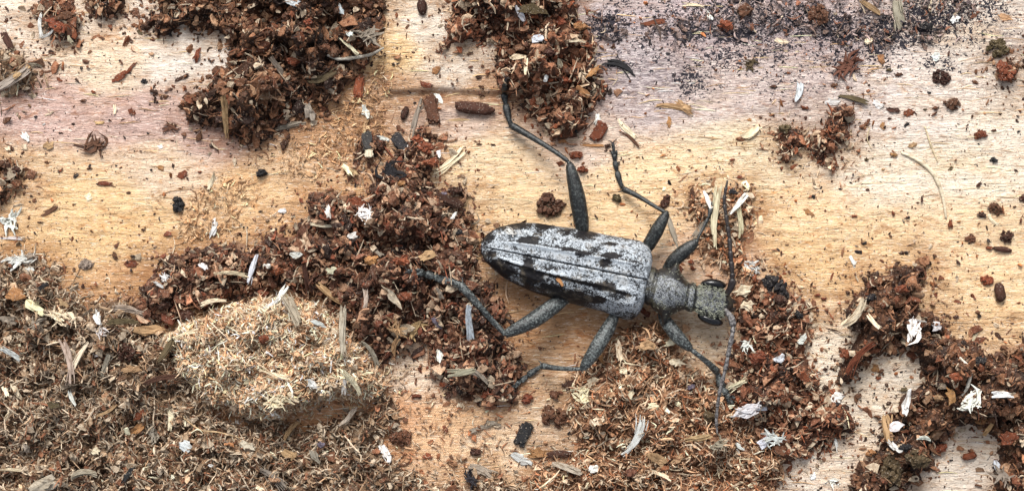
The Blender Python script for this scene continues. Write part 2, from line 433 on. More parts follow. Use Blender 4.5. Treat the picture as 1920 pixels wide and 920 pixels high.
def build_wood():
    def axis(lo, hi, flo, fhi, fine, coarse):
        a = np.arange(flo, fhi + 1e-6, fine)
        l = np.arange(lo, flo - coarse * 0.5, coarse); r = np.arange(fhi + coarse, hi + 1e-6, coarse)
        return np.concatenate([l, a, r])
    ax = axis(-90, 90, -35, 35, 0.14, 1.0); ay = axis(-60, 60, -18, 18, 0.11, 1.0)
    X, Y = np.meshgrid(ax, ay, indexing='ij')
    Z = woodz(X, Y)
    px = X * PXMM + 960; py = 460 - Y * PXMM
    pw = px + 60 * (fbm(px * 0.008, py * 0.02, 44, 3) - 0.5); qw = py + 40 * (fbm(px * 0.006 + 5, py * 0.02, 46, 3) - 0.5)
    num = np.zeros(X.shape + (3,)); den = np.zeros(X.shape)
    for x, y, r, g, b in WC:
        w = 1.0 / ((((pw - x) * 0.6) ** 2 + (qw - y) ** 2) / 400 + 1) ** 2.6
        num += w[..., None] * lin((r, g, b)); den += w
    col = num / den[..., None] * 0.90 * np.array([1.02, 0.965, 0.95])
    # brown frass dust rubbed into the wood round the heaps
    near = np.full(X.shape, -9.0)
    for (d_, h_), hp in zip(HD, HEAPS):
        if hp[3] > 0.5: near = np.maximum(near, samp(d_, X, Y))
    nz = fbm(X * 0.9, Y * 1.6, 52, 3)
    dust = sstep(-2.4, 0.2, near + (nz - 0.5) * 2.6) * (0.25 + 0.6 * nz)
    for cx, cy, rx, ry in ((1650, 730, 95, 120), (1560, 690, 55, 70), (1815, 850, 80, 60), (1530, 890, 80, 50), (780, 700, 40, 50), (1330, 625, 40, 30), (840, 790, 110, 50)):
        dust = dust * (1 - 0.95 * np.exp(-(((px - cx) / rx) ** 2 + ((py - cy) / ry) ** 2) ** 2))
    col = col * (1 - dust[..., None]) + col * dust[..., None] * np.array([0.50, 0.36, 0.25])
    stain = np.zeros(X.shape)
    for x, y, rx, ry, s in ((1140,48,45,34,1.05),(1225,62,25,14,.5),(1290,58,60,22,1.0),(1380,66,60,22,1.05),(1340,20,80,25,.75),(1300,150,45,40,.75),(1360,105,55,34,.7),(1165,122,40,11,.8),
        (1105,100,30,20,.7),(1450,90,60,30,.7),(1500,40,90,45,.75),(1580,60,70,40,.9),(1680,60,80,40,.95),(1730,35,60,45,1.0),(1790,25,50,40,.9),(1640,95,50,22,.8),(1760,120,40,26,.6),(1850,10,60,25,.7),(1240,20,60,26,.55),
        (1600,180,40,7,.45),(1160,0,50,20,.6),(1420,30,150,60,.62),(1600,110,120,40,.55),(1250,95,140,40,.42),(1480,140,90,40,.4),(1820,40,90,60,.5)):
        stain = np.maximum(stain, s * np.exp(-(((px - x) / rx) ** 2 + ((py - y) / ry) ** 2) ** 1.3))
    grey = np.zeros(X.shape)
    for x, y, rx, ry, s in ((1230,150,190,80,.8),(1500,170,260,60,.6),(1750,150,200,60,.4),(220,230,260,50,.28),(870,215,130,22,.5),(1150,230,160,35,.4),(1890,70,60,60,.6),(1400,60,300,80,.4)):
        grey = np.maximum(grey, s * np.exp(-(((px - x) / rx) ** 2 + ((py - y) / ry) ** 2)))
    n, m = X.shape
    idx = np.arange(n * m).reshape(n, m)
    F = np.stack([idx[:-1, :-1], idx[1:, :-1], idx[1:, 1:], idx[:-1, 1:]], -1).reshape(-1, 4)
    V = np.stack([X, Y, Z], -1).reshape(-1, 3)
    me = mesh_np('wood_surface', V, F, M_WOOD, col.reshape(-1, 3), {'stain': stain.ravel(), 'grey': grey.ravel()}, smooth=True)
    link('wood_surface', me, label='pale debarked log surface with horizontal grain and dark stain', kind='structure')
build_wood()

# ------------------------------------------------------------------ particle templates
def ico(sub):
    t = (1 + 5 ** 0.5) / 2
    V = [(-1,t,0),(1,t,0),(-1,-t,0),(1,-t,0),(0,-1,t),(0,1,t),(0,-1,-t),(0,1,-t),(t,0,-1),(t,0,1),(-t,0,-1),(-t,0,1)]
    V = [np.array(v) / np.linalg.norm(v) for v in V]
    F = [(0,11,5),(0,5,1),(0,1,7),(0,7,10),(0,10,11),(1,5,9),(5,11,4),(11,10,2),(10,7,6),(7,1,8),(3,9,4),(3,4,2),(3,2,6),(3,6,8),(3,8,9),(4,9,5),(2,4,11),(6,2,10),(8,6,7),(9,8,1)]
    for _ in range(sub):
        mid = {}; G = []
        def mp(a, b):
            k = (min(a, b), max(a, b))
            if k not in mid:
                v = V[a] + V[b]; V.append(v / np.linalg.norm(v)); mid[k] = len(V) - 1
            return mid[k]
        for a, b, c in F:
            ab, bc, ca = mp(a, b), mp(b, c), mp(c, a)
            G += [(a, ab, ca), (b, bc, ab), (c, ca, bc), (ab, bc, ca)]
        F = G
    return np.array(V), np.array(F)
ICO0, ICO1, ICO2 = ico(0), ico(1), ico(2)

def lump(rng, base, amp, squash=(1, 0.8, 0.65), freq=2.2, jit=0.35):
    V, F = base
    o = rng.random(3) * 50
    n = fbm(V[:, 0] * freq + o[0] + V[:, 2] * 1.7, V[:, 1] * freq + o[1] - V[:, 2] * 1.3, int(rng.integers(60)), 2)
    r = 1 + amp * (n - 0.5) * 2 + amp * jit * (rng.random(len(V)) - 0.5)
    return V * r[:, None] * np.array(squash), F

def ribbon(rng, seg, w, t, bend, curl, taper=0.6):
    """bent splinter of length 1 along x with an irregular section"""
    xs = np.linspace(-0.5, 0.5, seg + 1)
    V = []
    ph = rng.random() * 6
    for k, x in enumerate(xs):
        f = 1 - taper * abs(2 * x) ** 2.2
        cy = bend * (x * x * 4 - 0.5) * 0.5 + 0.04 * math.sin(7 * x + ph)
        cz = curl * (x * x * 4 - 0.5) * 0.5
        j = 1 + 0.3 * (rng.random(4) - 0.5)
        V += [(x, cy - w * f * j[0], cz - t * f), (x, cy + w * f * j[1], cz - t * f * j[2]), (x, cy + w * 0.8 * f * j[3], cz + t * f), (x, cy - w * 0.7 * f, cz + t * f * j[1])]
    F = []
    for k in range(seg):
        a = 4 * k
        for q in range(4):
            F.append((a + q, a + (q + 1) % 4, a + 4 + (q + 1) % 4, a + 4 + q))
    F = [tuple(f[::-1]) for f in F]
    F += [(0, 1, 2, 3), (4 * seg + 3, 4 * seg + 2, 4 * seg + 1, 4 * seg)]
    return np.array(V), tris(F)

def plate(rng, nr, asp, t, curl, jag=0.35):
    """irregular thin flake, unit half-length, with thickness t"""
    ang = np.sort(np.linspace(0, 2 * math.pi, nr, endpoint=False) + rng.normal(0, 0.12, nr))
    r = 1 + jag * (rng.random(nr) - 0.6) * 1.6
    x = np.cos(ang) * r; y = np.sin(ang) * r * asp
    z = curl * (x * x - 0.4) + curl * 0.6 * x * y
    top = np.stack([x * 0.93, y * 0.93, z + t], -1); bot = np.stack([x, y, z - t], -1)
    V = np.concatenate([top, bot, [[0, 0, t * 1.1 - 0.4 * curl + 0.04 * rng.normal()]], [[0, 0, -t - 0.4 * curl]]])
    F = []
    for i in range(nr):
        j = (i + 1) % nr
        F += [(i, j, 2 * nr), (nr + j, nr + i, 2 * nr + 1), (i, nr + i, nr + j), (i, nr + j, j)]
    return V, np.array(F)

rt = np.random.default_rng(21)
T_BIG = [lump(rt, ICO1, 0.5, (1, 0.8, 0.66), 1.9, 1.2) for _ in range(18)]
T_SM = [lump(rt, ICO0, 0.5, (1, 0.75, 0.6), 1.5, 1.0) for _ in range(16)]
T_FIB = [ribbon(rt, 4, 0.075, 0.045, rt.normal(0, 0.45), rt.normal(0, 0.35)) for _ in range(16)]
T_FLK = [plate(rt, 7, 0.35 + 0.45 * rt.random(), 0.07, rt.normal(0, 0.35), 0.42) for _ in range(18)]

def rotmats(rng, n, tilt):
    """random yaw, limited tilt (radians, std)"""
    a = rng.random(n) * 2 * math.pi; b = rng.normal(0, tilt, n); c = rng.normal(0, tilt, n)
    ca, sa, cb, sb, cc, sc = np.cos(a), np.sin(a), np.cos(b), np.sin(b), np.cos(c), np.sin(c)
    Rz = np.zeros((n, 3, 3)); Rz[:, 0, 0] = ca; Rz[:, 0, 1] = -sa; Rz[:, 1, 0] = sa; Rz[:, 1, 1] = ca; Rz[:, 2, 2] = 1
    Ry = np.zeros((n, 3, 3)); Ry[:, 0, 0] = cb; Ry[:, 0, 2] = sb; Ry[:, 2, 0] = -sb; Ry[:, 2, 2] = cb; Ry[:, 1, 1] = 1
    Rx = np.zeros((n, 3, 3)); Rx[:, 1, 1] = cc; Rx[:, 1, 2] = -sc; Rx[:, 2, 1] = sc; Rx[:, 2, 2] = cc; Rx[:, 0, 0] = 1
    return Rz @ Ry @ Rx

class Soup:
    def __init__(s): s.V = []; s.F = []; s.C = []; s.n = 0
    def raw(s, V, F, C):
        s.V.append(V); s.F.append(F + s.n); s.C.append(C); s.n += len(V)
    def add(s, rng, temps, pos, R, size, col):
        which = rng.integers(len(temps), size=len(pos))
        for k, (TV, TF) in enumerate(temps):
            m = np.where(which == k)[0]
            if len(m) == 0: continue
            W = np.einsum('nij,nvj->nvi', R[m], TV[None] * size[m][:, None, :]) + pos[m][:, None, :]
            c = np.repeat(col[m][:, None, :], len(TV), 1) * (1 + 0.16 * (rng.random((len(m), len(TV), 1)) - 0.5))
            f = TF[None] + (np.arange(len(m)) * len(TV))[:, None, None]
            s.raw(W.reshape(-1, 3), f.reshape(-1, 3), c.reshape(-1, 3))
    def mesh(s, name, mat):
        return mesh_np(name, np.concatenate(s.V), np.concatenate(s.F), mat, np.concatenate(s.C))

def pick_cols(rng, pal, n, mx, my, gain=1.0, hueamp=0.5):
    L = np.array([lin(c) for c in pal])
    cl = fbm(mx * 0.9, my * 0.9, 50, 2)                    # neighbours tend to share a tone
    w = np.clip(rng.random(n) * 0.75 + (cl - 0.5) * hueamp + 0.1, 0, 0.999)
    c = L[(w * len(L)).astype(int)]
    return np.clip(c * gain * rng.lognormal(0, 0.28, n)[:, None], 0.004, 0.85)

def scatter_in(rng, hi, density, spill):
    d, h = HD[hi]
    m = d > -spill
    ii, jj = np.where(m)
    n = int(density * len(ii) * GS * GS)
    k = rng.integers(len(ii), size=n)
    i, j = ii[k], jj[k]
    dd = d[i, j]
    keep = (dd > 0) | (rng.random(n) < np.exp(dd / (spill * 0.3)) * 0.34)
    # a heap's crumbs stop where another heap stands higher
    keep &= (OWNER[i, j] == hi) | (OWNER[i, j] == -1) | (h[i, j] > 0.8 * HMAX[i, j])
    keep &= BODY_SD[i, j] < 12
    i, j = i[keep], j[keep]
    x = gx[i] + (rng.random(len(i)) - 0.5) * GS; y = gy[j] + (rng.random(len(i)) - 0.5) * GS
    return x, y, d[i, j]

def build_heap(hi):
    nm, lb, poly, H, E, pal, dens, ss = HEAPS[hi]
    rng = np.random.default_rng(100 + hi)
    d, h = HD[hi]
    sp = Soup()
    P0 = PAL[pal]; GAIN = {'brown': .72, 'centre': .74, 'red': .76, 'saw': .95, 'litter': .80, 'orange': .84}.get(pal, 1.0)
    spill = 2.2 if H > 0.5 else 0.9
    # mound surface
    if H > 0.5:
        st = 2
        own = (OWNER == hi)[::st, ::st]
        X = MX[::st, ::st]; Y = MY[::st, ::st]
        Z = (TOP - 0.12)[::st, ::st] + (rng.random(X.shape) - 0.5) * 0.10
        q = own[:-1, :-1] | own[1:, :-1] | own[1:, 1:] | own[:-1, 1:]
        idx = np.arange(X.size).reshape(X.shape)
        Q = np.stack([idx[:-1, :-1], idx[1:, :-1], idx[1:, 1:], idx[:-1, 1:]], -1)[q]
        used, inv = np.unique(Q.ravel(), return_inverse=True)
        V = np.stack([X.ravel(), Y.ravel(), Z.ravel()], -1)[used]
        c = pick_cols(rng, P0[:4], len(V), V[:, 0], V[:, 1], 0.8 * GAIN)
        sp.raw(V, tris(inv.reshape(-1, 4)), c)
    for kind, dn in zip(('big', 'small', 'fibre', 'flake'), (dens[0] * 0.8, dens[1] * 1.2, dens[2] * 1.25, dens[3] * 2.2)):
        x, y, dd = scatter_in(rng, hi, dn, spill)
        n = len(x)
        if n == 0: continue
        z = samp(TOP, x, y)
        if kind == 'big':
            r = np.clip(rng.lognormal(math.log(0.20), 0.35, n), 0.1, 0.5) * ss
            r = np.where(dd < 0.3, r * 0.6, r)
            sz = np.stack([r, r * rng.uniform(0.7, 1, n), r * rng.uniform(0.6, 1, n)], -1)
            zz = z + r * rng.uniform(-0.25, 0.75, n); T = T_BIG; tilt = 0.8
        elif kind == 'small':
            r = np.clip(rng.lognormal(math.log(0.095), 0.4, n), 0.04, 0.28) * ss
            sz = np.stack([r, r * rng.uniform(0.7, 1, n), r], -1)
            zz = z + r * rng.uniform(-0.2, 1.2, n); T = T_SM; tilt = 1.0
        elif kind == 'fibre':
            L = np.clip(rng.lognormal(math.log(0.62), 0.45, n), 0.25, 2.2) * ss
            w = np.clip(rng.lognormal(math.log(0.5), 0.35, n), 0.25, 1.1)
            sz = np.stack([L, w, w], -1); zz = z + 0.05 + 0.22 * rng.random(n) * min(1, H); T = T_FIB; tilt = 0.35 if H > 0.5 else 0.08
        else:
            r = np.clip(rng.lognormal(math.log(0.25), 0.4, n), 0.1, 0.65) * ss
            sz = np.stack([r, r, r], -1); zz = z + 0.03 + 0.2 * rng.random(n) * min(1, H); T = T_FLK; tilt = 0.5 if H > 0.5 else 0.1
        out = dd < 0.12
        zz = np.where(out, samp(WZ, x, y) + sz.min(1) * (0.25 if kind in ('big', 'small') else 0.06), zz)
        k = (zz < 0.5) | (samp(BODY_SD, x, y) < -4)
        x, y, zz, sz = x[k], y[k], zz[k], sz[k]
        n = len(x)
        col = pick_cols(rng, P0 if kind in ('big', 'small') else P0 + P0[3:], n, x, y, GAIN * (1.0 if kind in ('big', 'small') else 1.25))
        if kind in ('fibre', 'flake'):
            pm = rng.random(n) < (0.17 if H > 0.5 else 0.05)
            col[pm] = lin((224, 204, 176)) * rng.uniform(0.45, 0.95, (pm.sum(), 1))
        sp.add(rng, T, np.stack([x, y, zz], -1), rotmats(rng, n, tilt), sz, col)
    me = sp.mesh(nm, M_FRASS)
    link(nm, me, label=lb, cat='sawdust' if 'saw' in nm else 'frass', kind='stuff', group='frass heaps on the wood')
for hi in range(len(HEAPS)): build_heap(hi)

# fine specks on the bare wood
def build_specks():
    rng = np.random.default_rng(77)
    n = 17000
    x = rng.uniform(-43, 43, n); y = rng.uniform(-24, 24, n)
    f = fbm(x * 0.35, y * 0.7, 12, 3)
    k = (samp(HMAX, x, y) < 0.02) & (rng.random(n) < sstep(0.32, 0.7, f) + 0.12)
    x, y = x[k], y[k]; n = len(x)
    r = np.clip(rng.lognormal(math.log(0.045), 0.55, n), 0.02, 0.19)
    z = samp(WZ, x, y) + r * 0.3
    sp = Soup()
    sp.add(rng, T_SM, np.stack([x, y, z], -1), rotmats(rng, n, 1.0), np.stack([r * 1.6, r, r * 0.6], -1),
           pick_cols(rng, [(120,72,46),(92,58,42),(70,48,40),(150,96,60),(48,40,40),(176,112,70)], n, x, y))
    link('fine_specks', sp.mesh('fine_specks', M_FRASS), label='fine brown specks sprinkled over the bare wood', cat='specks', kind='stuff')
    n = 2300
    x = rng.uniform(-43, 43, n); y = rng.uniform(-24, 24, n)
    k = samp(HMAX, x, y) < 0.02; x, y = x[k], y[k]; n = len(x)
    L = rng.uniform(0.4, 1.8, n); w = rng.uniform(0.12, 0.35, n)
    a = rng.normal(0, 0.12, n); R = np.zeros((n, 3, 3)); R[:, 0, 0] = np.cos(a); R[:, 0, 1] = -np.sin(a); R[:, 1, 0] = np.sin(a); R[:, 1, 1] = np.cos(a); R[:, 2, 2] = 1
    sp = Soup()
    sp.add(rng, T_FIB, np.stack([x, y, samp(WZ, x, y) + 0.02], -1), R, np.stack([L, w, w], -1),
           pick_cols(rng, [(236,214,176),(226,196,150),(240,226,200),(206,168,124),(190,150,110)], n, x, y))
    link('wood_fibres', sp.mesh('wood_fibres', M_PALE), label='fine loose wood fibres lying along the grain of the bare wood', cat='fibres', kind='stuff')
build_specks()
# ------------------------------------------------------------------ single pieces one can pick out
CW = {'W': ('white', (224,222,216)), 'B': ('bluish white', (206,210,214)), 'C': ('cream', (238,222,190)), 'T': ('tan', (198,162,120)),
      'G': ('grey', (158,146,130)), 'K': ('black', (40,38,40)), 'D': ('dark brown', (84,54,42)), 'N': ('brown', (112,76,56)),
      'R': ('rusty', (140,78,52)), 'O': ('orange tan', (192,140,92)), 'V': ('purplish grey', (120,110,124)), 'L': ('olive brown', (104,88,62))}
SURF = ['the big dark heap', 'the reddish heap above the hind leg', 'the frass drift behind the beetle', 'the small cluster above the drift',
        'the pale sawdust mound', 'the grey brown litter', 'the orange frass bed', 'the rusty heap before the head', 'the dark frass ridge',
        'the clump under the black antenna', 'the two-legged rusty clump', 'the crumbs at the round black pellet', 'the red brown scraps',
        'the little clump between heaps', 'the bark litter by the twig', 'the black crust', 'the lump on grey wood', 'the tan dust film',
        'the tan dust film', 'the orange dust film']
TILE = [(0,0),(480,0),(960,0),(1440,0),(0,460),(480,460),(960,460),(1440,460)]
ri = np.random.default_rng(8)
o_info = {}; o_size = {}

def rotz(V, a):
    c, s = math.cos(a), math.sin(a)
    W = V.copy(); W[:, 0] = V[:, 0] * c - V[:, 1] * s; W[:, 1] = V[:, 0] * s + V[:, 1] * c
    return W

def join(parts):
    V = []; F = []; n = 0
    for v, f in parts:
        V.append(v); F.append(np.asarray(f) + n); n += len(v)
    return np.concatenate(V), np.concatenate(F)

def shape(kind, L, W):
    """mesh in mm, long axis on x, base near z=0; returns V,F,smooth"""
    if kind == 'crumb':
        if L < 0.75:
            ps = []
            for q in range(4):
                v, f = lump(ri, ICO0 if q else ICO1, 0.6, (1, 0.8, 0.6), 2.4, 1.3)
                r = L * (0.40 if q == 0 else ri.uniform(0.12, 0.25)); a = ri.random() * 6.28; e = 0 if q == 0 else 0.36
                ps.append((rotz(v * r, ri.random() * 6) * np.array([1, W / L, 0.8]) + np.array([e * L * math.cos(a), e * W * math.sin(a), 0]), f))
            v, f = join(ps)
        else:
            ps = []
            for q in range(9):
                v, f = lump(ri, ICO1, 0.55, (1, 0.8, 0.7), 2.2, 1.2)
                r = L * (0.34 if q == 0 else ri.uniform(0.13, 0.26)); a = ri.random() * 6.28; e = 0 if q == 0 else ri.uniform(0.15, 0.36)
                ps.append((rotz(v * r, ri.random() * 6) + np.array([e * L * math.cos(a), e * W * math.sin(a), r * 0.4 + 0.1 * L * ri.random()]), f))
            v, f = join(ps)
    elif kind == 'pellet':
        v, f = lump(ri, ICO2, 0.24, (1, 1, 1), 3.4, 0.7)
        v[:, 0] = np.sign(v[:, 0]) * np.abs(v[:, 0]) ** 0.7
        v = v * np.array([L / 2, W / 2, W * 0.42])
    elif kind == 'flake':
        ps = []
        for q in range(2):
            v, f = plate(ri, 12, W / L, 0.05, ri.normal(0, 0.22), 0.5)
            v = rotz(v * (L / 2) * (1, 0.72)[q], ri.normal(0, 0.25) * q)
            v[:, 0] += q * ri.normal(0, 0.12) * L; v[:, 2] += q * 0.035 * L
            ps.append((v, f))
        v, f = join(ps)
    elif kind == 'chip':
        ps = []
        for q in range(4):                       # layered bark: stacked uneven slabs
            v, f = plate(ri, 16, 1.0, 0.10 * W / L, 0.0, 0.26)
            r_ = np.max(np.abs(v[:, :2]), axis=1, keepdims=True) + 1e-6
            v[:, :2] = v[:, :2] * (np.linalg.norm(v[:, :2], axis=1, keepdims=True) / r_) ** 1.0
            v = v * np.array([L / 2 * ri.uniform(.84, 1), W / 2 * ri.uniform(.8, 1), L / 2])
            v = rotz(v, ri.normal(0, 0.04)) + np.array([ri.normal(0, .03) * L, ri.normal(0, .04) * W, (q - 1.5) * W * 0.09])
            ps.append((v, f))
        v, f = join(ps)
    elif kind == 'splinter':
        ps = []
        k = 3 if W > 0.3 else 2
        for q in range(k + 5):
            main = q < k
            l2 = L * (ri.uniform(0.7, 1.0) if main else ri.uniform(0.25, 0.6))
            if q == 0: l2 = L
            v, f = ribbon(ri, 7, 0.5, 0.30, 0.0, 0.0, 0.55)
            wq = W * ((0.8 if k == 2 else 0.52) if main else ri.uniform(0.10, 0.2))
            v = v * np.array([l2, wq, W * (0.42 if main else 0.16)])
            v[:, 1] += W * 0.42 * (q - (k - 1) / 2) / max(1, k - 1) if main else W * ri.uniform(-0.45, 0.45)
            v[:, 0] += (L - l2) * (ri.uniform(-0.5, 0.5) if main else ri.choice([-0.55, 0.55]))
            v[:, 2] += W * (0.12 * ri.normal() if main else 0.15)
            v = rotz(v, ri.normal(0, 0.06 if main else 0.12))
            ps.append((v, f))
        v, f = join(ps)
        b = ri.normal(0, 0.07); v[:, 1] += b * L * ((2 * v[:, 0] / L) ** 2 - 0.4)
        v[:, 2] += 0.02 * L * ri.normal() * (v[:, 0] / L) * 4
    elif kind == 'tuft':
        ps = []
        for q in range(11):
            v, f = ribbon(ri, 4, 0.09, 0.06, ri.normal(0, 0.5), abs(ri.normal(0, 0.4)), 0.7)
            l2 = L * ri.uniform(0.45, 0.95)
            v = v * np.array([l2, l2 * ri.uniform(0.6, 1.3), l2])
            v = rotz(v, ri.normal(0, 0.9 if W / L > 0.5 else 0.4))
            v[:, 0] += ri.normal(0, 0.16) * L; v[:, 1] += ri.normal(0, 0.16) * W; v[:, 2] += 0.04 + 0.12 * ri.random()
            ps.append((v, f))
        v, f = join(ps)
    elif kind == 'clump':
        ps = []
        for q in range(54):
            if q % 3: v, f = lump(ri, ICO1 if q % 2 else ICO0, 0.55, (1, 0.8, 0.7), 2.2, 1.3)
            else: v, f = plate(ri, 7, 0.6, 0.08, ri.normal(0, 0.4), 0.5)
            r = L * ri.uniform(0.06, 0.16)
            a = ri.random() * 6.28; e = math.sqrt(ri.random()) * 0.42
            ev = Euler((ri.normal(0, .6), ri.normal(0, .6), ri.random() * 6)).to_matrix()
            v = (v * r) @ np.array(ev).T + np.array([e * L * math.cos(a), e * W * math.sin(a), r * 0.5 + (0.46 - e) * W * 0.9 * ri.random()])
            ps.append((v, f))
        v, f = join(ps)
    v = v.copy()
    return v, f

def tube(pts, rad, n=8, flat=1.0, caps=True):
    """closed tapered tube through points (mm); rad per point; flat = height/width"""
    pts = np.asarray(pts, float); rad = np.asarray(rad, float)
    T = np.gradient(pts, axis=0); T /= np.linalg.norm(T, axis=1)[:, None] + 1e-12
    V = []
    for p, t, r in zip(pts, T, rad):
        sdv = np.cross(t, (0, 0, 1.0)); sdv /= np.linalg.norm(sdv) + 1e-9
        up = np.cross(sdv, t)
        for k in range(n):
            a = 2 * math.pi * k / n
            V.append(p + r * (sdv * math.cos(a) + up * math.sin(a) * flat))
    m = len(pts)
    V.append(pts[0] - T[0] * rad[0] * 0.5); V.append(pts[-1] + T[-1] * rad[-1] * 0.5)
    F = []
    for i in range(m - 1):
        for k in range(n):
            a = i * n + k; b = i * n + (k + 1) % n
            F += [(a, a + n, b + n), (a, b + n, b)]
    for k in range(n):
        F += [(m * n, k, (k + 1) % n), (m * n + 1, (m - 1) * n + (k + 1) % n, (m - 1) * n + k)]
    return np.array(V), np.array(F)

def spline(pts, k):
    """Catmull-Rom through rows of pts (any columns), k samples per span"""
    pts = np.asarray(pts, float); n = len(pts)
    Q = np.vstack([2 * pts[0] - pts[1], pts, 2 * pts[-1] - pts[-2]])
    out = []
    for i in range(n - 1):
        p0, p1, p2, p3 = Q[i:i + 4]
        for j in range(k):
            t = j / k
            out.append(0.5 * (2 * p1 + (p2 - p0) * t + (2 * p0 - 5 * p1 + 4 * p2 - p3) * t * t + (3 * p1 - p0 - 3 * p2 + p3) * t ** 3))
    out.append(pts[-1])
    return np.array(out)

NOUN = {'crumb': 'crumb', 'pellet': 'pellet', 'flake': 'flake', 'chip': 'bark chip', 'splinter': 'splinter', 'tuft': 'frayed fibre tuft', 'clump': 'crumb cluster'}
ONAME = {'crumb': 'crumb', 'pellet': 'frass_pellet', 'flake': 'wood_flake', 'chip': 'bark_chip', 'splinter': 'wood_splinter', 'tuft': 'fibre_tuft', 'clump': 'crumb_cluster'}

def item(tile, zx, zy, kind, ang, L, W, colk, label=None, lift=0.0):
    ox, oy = TILE[tile - 1]
    px, py = ox + zx / 2, oy + zy / 2
    Lm, Wm = L / 2 / PXMM, W / 2 / PXMM
    # height of the support under the piece: sample along its length
    a = math.radians(-ang)
    hs_ = [top_at(px + f * L / 2 * math.cos(a), py - f * L / 2 * math.sin(a)) for f in (-0.4, -0.2, 0, 0.2, 0.4)]
    ow = owner_at(px, py)
    high = ow >= 0 and HEAPS[ow][3] > 0.5
    zb = (max(hs_) * 0.6 + hs_[2] * 0.4) + (0.20 if high else 0.0) + lift
    V, F = shape(kind, Lm, Wm)
    tilt = math.atan2(hs_[4] - hs_[0], 0.8 * Lm + 1e-6)
    if kind in ('splinter', 'flake', 'tuft'):
        V = V.copy(); V[:, 2] += V[:, 0] * max(-0.5, min(0.5, math.tan(tilt)))
    lowz = np.percentile(V[:, 2], 12)
    zc = zb - lowz
    name, rgb = CW[colk]
    jit = ri.lognormal(0, 0.16) * (0.8 if colk in 'NRDLOT' else 1.0)
    if kind == 'crumb': V[:, 0] *= 0.95; V[:, 1] *= 0.74
    col = np.clip(lin(rgb) * 0.85 * jit * (1 + ri.normal(0, .025, 3)), 0.01, 0.82) * (1 + 0.35 * (ri.random((len(V), 1)) - 0.5))
    mat = M_PALE if kind in ('splinter', 'tuft') or (kind == 'flake' and colk in 'WBCTG') else M_BARK
    me = mesh_np(ONAME[kind], V, F, mat, col, smooth=kind == 'pellet')
    sz = 'tiny' if Lm < 0.6 else ('small' if Lm < 1.3 else ('sizeable' if Lm < 2.6 else 'long'))
    if label is None:
        on = 'lying on ' + SURF[ow] if ow >= 0 else 'lying loose on the bare wood'
        label = f'{sz} {name} {NOUN[kind]} {on}'
    o = link(ONAME[kind], me, None, (*P(px, py, zc)[:2], zc), label, NOUN[kind].split()[-1] if kind != 'chip' else 'bark chip')
    o.rotation_euler = (0, 0, a)
    o_info[o.name] = (sz, name, NOUN[kind], px, py, ow >= 0); o_size[o.name] = Lm * Wm
    return o

